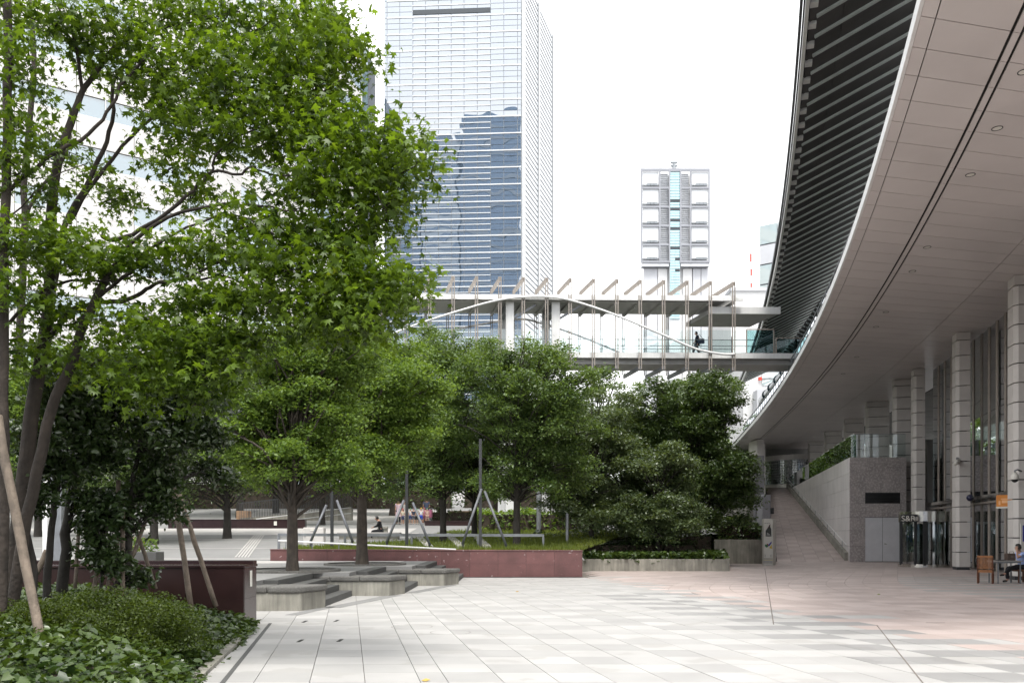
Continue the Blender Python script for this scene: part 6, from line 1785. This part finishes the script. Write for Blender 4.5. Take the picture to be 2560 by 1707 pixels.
# fallen leaves on the plaza
for (px, py, lab) in ((1064, 1702, 'curled yellow brown leaf lying on the plaza nearest the viewer'), (1293, 1479, 'single orange leaf lying far out on the pale plaza'), (2197, 1486, 'tiny green scrap lying on the pink paving')):
    p = onz(px, py); o = MB()
    o.add([(p.x - .05, p.y, .012), (p.x, p.y - .03, .006), (p.x + .055, p.y + .01, .02), (p.x, p.y + .035, .03)], [(0, 1, 2, 3)])
    o.add([(p.x - .05, p.y, .008), (p.x, p.y - .03, .002), (p.x + .055, p.y + .01, .016), (p.x, p.y + .035, .026)], [(3, 2, 1, 0)])
    tag(o.build('fallen_leaf', mat('dry leaf ' + str(px), (.42, .28, .06) if px < 2000 else (.15, .2, .03), .7)), lab, 'leaf')
# ================================================================= PEOPLE
SKIN = mat('skin', (.46, .27, .19), .5, .05)
HAIR = mat('black hair', (.012, .010, .009), .45, .1)
PC = {}
def cloth(col):
    k = tuple(round(c, 3) for c in col)
    if k not in PC: PC[k] = mat('cloth %d' % len(PC), col, .85, .12, 14)
    return PC[k]
def skin_obj(name, nodes, edges, m_, parent, loc, rz, scale, sub=2, rootk=None):
    keys = list(nodes); ix = {k: i for i, k in enumerate(keys)}
    me = bpy.data.meshes.new(name)
    me.from_pydata([Vector(nodes[k][0]) * scale for k in keys], [(ix[a], ix[b]) for a, b in edges], [])
    me.materials.append(m_)
    o = bpy.data.objects.new(name, me); COL.objects.link(o)
    o.parent = parent; o.rotation_euler = (0, 0, rz); o.location = Vector(loc) - WL[parent.name]
    WL[o.name] = Vector(loc)
    sk = o.modifiers.new('skin', 'SKIN'); sk.use_smooth_shade = True
    for k in keys:
        sv_ = me.skin_vertices[0].data[ix[k]]
        rr = nodes[k][1]; sv_.radius = (rr[0] * scale, rr[1] * scale) if isinstance(rr, tuple) else (rr * scale, rr * scale)
        sv_.use_root = (k == (rootk or keys[0]))
    s_ = o.modifiers.new('subdiv', 'SUBSURF'); s_.levels = sub; s_.render_levels = sub
    return o
def person(label, loc, rz, scale, J, shirt, trousers, hair=True, sleeves='short', group=None, fingers=True, cap=None, shoe=(.02, .02, .02), skirt=None, hairmat=None, long_legs=True):
    """J: joints in metres for a 1.7 m figure facing local +y"""
    r = root('person', loc, label, 'person', group)
    j = {k: Vector(v) for k, v in J.items()}
    N = {'pel': (j['pel'], (.13, .10)), 'waist': (j['pel'].lerp(j['chest'], .45), (.125, .095)), 'chest': (j['chest'], (.145, .10)), 'neckb': (j['chest'].lerp(j['neck'], .7), (.10, .075)), 'neck': (j['neck'], .052), 'jaw': (j['neck'].lerp(j['head'], .55), (.062, .075)), 'head': (j['head'], (.083, .098)), 'crown': (j['head'] + (j['head'] - j['neck']).normalized() * .085, (.062, .075))}
    E = [('pel', 'waist'), ('waist', 'chest'), ('chest', 'neckb'), ('neckb', 'neck'), ('neck', 'jaw'), ('jaw', 'head'), ('head', 'crown')]
    for s in 'lr':
        N['sh' + s] = (j['sh' + s], .058); N['el' + s] = (j['el' + s], .042); N['wr' + s] = (j['wr' + s], .028)
        E += [('neckb', 'sh' + s), ('sh' + s, 'el' + s), ('el' + s, 'wr' + s)]
        fd_ = (j['wr' + s] - j['el' + s]).normalized()
        hd = j['wr' + s] + fd_ * .075; N['pm' + s] = (hd, (.034, .02)); E.append(('wr' + s, 'pm' + s))
        if fingers:
            sd_ = fd_.cross(Vector((0, 0, 1)));
            if sd_.length < .2: sd_ = Vector((0, 1, 0))
            sd_.normalize(); cu_ = fd_.cross(sd_).normalized()
            for q, (off, ln) in enumerate(((-.03, .065), (-.01, .08), (.011, .075), (.03, .058))):
                N['f%d%s' % (q, s)] = (hd + sd_ * off + fd_ * .035, .0095); N['g%d%s' % (q, s)] = (hd + sd_ * off + fd_ * (.03 + ln * .6) + cu_ * .012, .0085); N['h%d%s' % (q, s)] = (hd + sd_ * off + fd_ * (.03 + ln * .85) + cu_ * .035, .0075)
                E += [('pm' + s, 'f%d%s' % (q, s)), ('f%d%s' % (q, s), 'g%d%s' % (q, s)), ('g%d%s' % (q, s), 'h%d%s' % (q, s))]
            N['t0' + s] = (hd - sd_ * .04 - fd_ * .03, .012); N['t1' + s] = (hd - sd_ * .055 + fd_ * .015 + cu_ * .015, .0095)
            E += [('wr' + s, 't0' + s), ('t0' + s, 't1' + s)]
        N['hp' + s] = (j['hp' + s], .085); N['kn' + s] = (j['kn' + s], .057); N['an' + s] = (j['an' + s], .04); N['to' + s] = (j['to' + s], .034)
        E += [('pel', 'hp' + s), ('hp' + s, 'kn' + s), ('kn' + s, 'an' + s), ('an' + s, 'to' + s)]
    body = skin_obj('body', N, E, SKIN, r, loc, rz, scale, 2, 'pel')
    g = 1.12
    S = {k: (N[k][0], tuple(a * 1.27 for a in N[k][1])) for k in ('pel', 'waist', 'chest')}
    S['neckb'] = (j['chest'].lerp(j['neck'], .62), (.125, .098))
    SE = [('pel', 'waist'), ('waist', 'chest'), ('chest', 'neckb')]
    for s in 'lr':
        S['sh' + s] = (j['sh' + s], .072); S['ua' + s] = (j['sh' + s].lerp(j['el' + s], .62), .062); SE += [('neckb', 'sh' + s), ('sh' + s, 'ua' + s)]
        if sleeves == 'long':
            S['el' + s] = (j['el' + s], .052); S['wr' + s] = (j['wr' + s], .04); SE += [('ua' + s, 'el' + s), ('el' + s, 'wr' + s)]
    skin_obj('shirt', S, SE, cloth(shirt), r, loc, rz, scale, 1, 'pel')
    Tn = {'pel': (j['pel'] + Vector((0, 0, .02)), (.16, .13))}; TE = []
    for s in 'lr':
        Tn['hp' + s] = (j['hp' + s], .112); Tn['kn' + s] = (j['kn' + s], .08); TE += [('pel', 'hp' + s), ('hp' + s, 'kn' + s)]
        if long_legs: Tn['an' + s] = (j['an' + s].lerp(j['kn' + s], .06), .064); TE += [('kn' + s, 'an' + s)]
    skin_obj('trousers', Tn, TE, cloth(trousers), r, loc, rz, scale, 1, 'pel')
    for s in 'lr':
        A_ = j['an' + s]; T_ = j['to' + s]
        skin_obj('shoe', {'a': (A_ + Vector((0, 0, -.02)), .05), 'b': (A_.lerp(T_, .6), (.048, .04)), 'c': (T_ + (T_ - A_).normalized() * .03, (.042, .032))}, [('a', 'b'), ('b', 'c')], cloth(shoe), r, loc, rz, scale, 1)
    hm = MB(); up_ = (j['head'] - j['neck']).normalized()
    if hair:
        hc_ = j['head'] + up_ * .03 + Vector((0, -.018, 0))
        for a_ in range(1):
            pts = []
            hm.lathe(tuple(hc_ * scale), [(0.001, .125 * scale), (.05 * scale, .115 * scale), (.088 * scale, .075 * scale), (.104 * scale, .02 * scale), (.104 * scale, -.03 * scale), (.085 * scale, -.07 * scale)], 18)
        v2 = []
        for (x, y, z) in hm.v:                       # open the front for the face
            if y > hc_.y * scale + .035 * scale and z < hc_.z * scale + .055 * scale: y = hc_.y * scale + .035 * scale
            v2.append((x, y, z))
        hm.v = v2
        ho = bpy.data.objects.new('hair', hm.mesh('hair', HAIR if cap is None else cloth(cap), (0, 0, 0), True)); COL.objects.link(ho)
        ho.parent = r; ho.rotation_euler = (0, 0, rz); ho.location = Vector(loc) - WL[r.name]
        if cap is not None: ho.name = 'cap'
    fm = MB(); hd_ = j['head']
    fwd = Vector((0, 1, 0))
    nose = hd_ + Vector((0, .098, -.01))
    fm.add([tuple((nose + Vector(v)) * scale) for v in ((-.014, -.012, -.022), (.014, -.012, -.022), (0, .022, -.02), (0, -.01, .035))], [(0, 1, 2), (1, 3, 2), (3, 0, 2), (0, 3, 1)])
    fo = bpy.data.objects.new('nose', fm.mesh('nose', SKIN)); COL.objects.link(fo); fo.parent = body
    em = MB()
    for sx in (-1, 1): em.obox((hd_ + Vector((sx * .033, .093, .012))) * scale, (.026 * scale, .012 * scale, .01 * scale))
    em.obox((hd_ + Vector((0, .088, -.052))) * scale, (.045 * scale, .012 * scale, .008 * scale))
    eo = bpy.data.objects.new('eyes_and_mouth', em.mesh('eyes_and_mouth', cloth((.05, .02, .02)))); COL.objects.link(eo); eo.parent = body
    for sx in (-1, 1):
        er = MB().obox((hd_ + Vector((sx * .09, .0, -.005))) * scale, (.014 * scale, .03 * scale, .055 * scale))
        x_ = bpy.data.objects.new('ear', er.mesh('ear', SKIN)); COL.objects.link(x_); x_.parent = body
    if skirt:
        k = MB(); k.lathe(tuple(j['pel'] * scale), [(.13 * scale, .12 * scale), (.2 * scale, -.2 * scale), (.22 * scale, -.42 * scale)], 14)
        so = bpy.data.objects.new('apron', k.mesh('apron', cloth(skirt), (0, 0, 0), True)); COL.objects.link(so); so.parent = r; so.rotation_euler = (0, 0, rz)
    return r
def stand(arm=.1, step=.0, head=(0, .03, 1.585)):
    return dict(pel=(0, 0, .94), chest=(0, 0, 1.25), neck=(0, .01, 1.455), head=head, shl=(-.175, 0, 1.39), shr=(.175, 0, 1.39), ell=(-.215, -.02, 1.12), elr=(.215, -.02, 1.12), wrl=(-.2, .06, .89), wrr=(.2, .06, .89),
                hpl=(-.09, 0, .89), hpr=(.09, 0, .89), knl=(-.1, .02 + step, .49), knr=(.1, .02 - step, .49), anl=(-.1, step * 1.6, .07), anr=(.1, -step * 1.6, .07), tol=(-.11, .14 + step * 1.6, .035), tor=(.11, .14 - step * 1.6, .035))
# walker on the footbridge, heading left with a shoulder bag
w = stand(); w.update(pel=(0, 0, .92), head=(0, .06, 1.57), ell=(-.21, -.12, 1.14), wrl=(-.2, -.02, .93), elr=(.21, .08, 1.13), wrr=(.2, .2, .95), knl=(-.09, .22, .52), anl=(-.09, .30, .10), tol=(-.1, .43, .06), knr=(.09, -.06, .49), anr=(.09, -.38, .13), tor=(.1, -.27, .05))
bpos = bp(1752, 877); bpos = Vector((bpos.x, bpos.y + 1.1, zd))
person('person in dark navy clothes walking along the footbridge with a shoulder bag', bpos, math.radians(90), 1.0, w, (.012, .02, .04), (.03, .035, .045))
sbg = root('shoulder_bag', bpos + Vector((.22, -.2, .9)), 'dark blue shoulder bag carried by the walker on the footbridge', 'bag')
MB().obox(bpos + Vector((.2, -.27, 1.02)), (.46, .14, .32)).build('body', cloth((.015, .025, .05)), sbg, bevel=.05)
MB().tube([bpos + Vector((.35, -.27, 1.15)), bpos + Vector((.1, -.22, 1.47)), bpos + Vector((-.02, -.2, 1.42)), bpos + Vector((.05, -.27, 1.15))], .015, 6).build('strap', cloth((.015, .025, .05)), sbg)
# man at the cafe table, facing left, phone at his ear
mpos = Vector((p2.x + .08, p2.y + .12, 0))
m = dict(pel=(0, -.06, .55), chest=(0, .02, .88), neck=(0, .06, 1.08), head=(0, .11, 1.21), shl=(-.18, .03, 1.02), shr=(.18, .03, 1.02), ell=(-.2, .24, .86), wrl=(-.1, .20, 1.12), elr=(.2, .16, .80), wrr=(-.05, .34, .84),
         hpl=(-.09, -.03, .53), hpr=(.09, -.03, .53), knl=(-.1, .40, .53), knr=(.12, .42, .50), anl=(-.08, .62, .30), anr=(.12, .40, .08), tol=(-.06, .75, .26), tor=(.13, .54, .04))
person('man in a light blue shirt sitting at the cafe table with a phone', mpos, math.radians(90), 1.0, m, (.36, .46, .78), (.018, .018, .022))
ph = root('phone', mpos + Vector((-.12, -.12, 1.2)), 'mobile phone held at the seated man\'s ear', 'phone')
MB().obox(mpos + Vector((-.135, -.115, 1.19)), (.03, .015, .13)).build('case', MT['black'], ph, bevel=.004)
# man in black on the stone bench, looking down
bz = at(0, 1330, 44).z
sm2 = dict(m); sm2.update(head=(0, .17, 1.18), neck=(0, .08, 1.07), ell=(-.21, .12, .80), wrl=(-.08, .32, .74), elr=(.21, .12, .80), wrr=(.08, .32, .74), knl=(-.1, .40, .52), knr=(.1, .40, .52), anl=(-.1, .42, .09), anr=(.1, .42, .09), tol=(-.1, .56, .05), tor=(.1, .56, .05))
q = at(950, 1330, 44.25)
person('person in black sitting hunched on the long stone bench', Vector((q.x, 44.25, bz - .46)), math.radians(90), 1.0, sm2, (.01, .01, .012), (.01, .01, .012), sleeves='long')
# group with children on the terrace
def gpos(px, Y): return Vector(((px - 1280) * Y / F, Y, terrace_z(Y) + .008))
GRP = 'nursery outing on the upper terrace'
person('woman in a pale apron standing at the edge of the children', gpos(996, 57.5), math.radians(170), .98, stand(), (.55, .42, .46), (.02, .02, .025), group=GRP, skirt=(.5, .4, .44))
person('woman with white sleeves standing behind the steel mast leg', gpos(1012, 58.6), math.radians(190), .96, stand(), (.6, .58, .55), (.03, .03, .04), group=GRP, skirt=(.55, .5, .48))
person('adult in a blue checked shirt pushing the stroller', gpos(1066, 60.5), math.radians(180), 1.0, dict(stand(), wrl=(-.18, .32, 1.02), wrr=(.18, .32, 1.02), ell=(-.23, .1, 1.12), elr=(.23, .1, 1.12)), (.16, .2, .32), (.04, .04, .06), group=GRP)
kids = [(1007, 57.0, (.45, .04, .06), (.5, .46, .36), (.06, .07, .14), 'child in a red cap and cream top'), (1026, 57.6, (.04, .28, .12), (.6, .6, .6), (.05, .08, .2), 'child in a green cap and white top'), (1034, 57.2, (.03, .03, .05), (.03, .04, .07), (.1, .1, .12), 'child in dark clothes holding hands in front'),
        (1042, 57.4, (.05, .3, .12), (.35, .36, .3), (.03, .03, .03), 'child in a green cap beside the mast leg'), (1053, 57.2, (.55, .35, .05), (.62, .62, .62), (.03, .08, .45), 'child in a white top and bright blue shorts'), (1061, 58.4, (.5, .15, .25), (.55, .2, .3), (.3, .1, .15), 'child in a pink top by the stroller'), (1068, 57.8, (.05, .32, .2), (.6, .42, .36), (.5, .35, .3), 'child in a teal cap and peach clothes')]
for (px, Y, cp, sh, tr_, lab) in kids:
    person(lab + ' on the terrace', gpos(px, Y), math.radians(random.uniform(150, 210)), random.uniform(.6, .66), dict(stand(), head=(0, .03, 1.60)), sh, tr_, group=GRP, fingers=False, cap=cp, long_legs=False, shoe=(.5, .5, .5))
st = root('stroller', gpos(1069, 59.3), 'pink push stroller beside the children on the terrace', 'stroller')
s0 = gpos(1069, 59.3)
pkm = cloth((.5, .16, .26))
MB().hexa([(s0.x - .28, s0.y - .4), (s0.x + .28, s0.y - .4), (s0.x + .3, s0.y + .4), (s0.x - .3, s0.y + .4)], [s0.z + .35] * 4, [s0.z + .7] * 2 + [s0.z + .95] * 2).build('basket', pkm, st, bevel=.05)
for (dx, dy) in ((-.28, -.35), (.28, -.35), (-.28, .35), (.28, .35)):
    MB().tube([(s0.x + dx - .03, s0.y + dy, s0.z + .13), (s0.x + dx + .03, s0.y + dy, s0.z + .13)], .13, 14).build('wheel', MT['black'], st)
    MB().tube([(s0.x + dx, s0.y + dy, s0.z + .13), (s0.x + dx * .9, s0.y + dy * .8, s0.z + .4)], .02, 6).build('strut', MT['steel_grey'], st)
MB().tube([(s0.x - .28, s0.y + .4, s0.z + .8), (s0.x - .28, s0.y + .6, s0.z + 1.05), (s0.x + .28, s0.y + .6, s0.z + 1.05), (s0.x + .28, s0.y + .4, s0.z + .8)], .022, 6).build('handle', MT['steel_grey'], st)
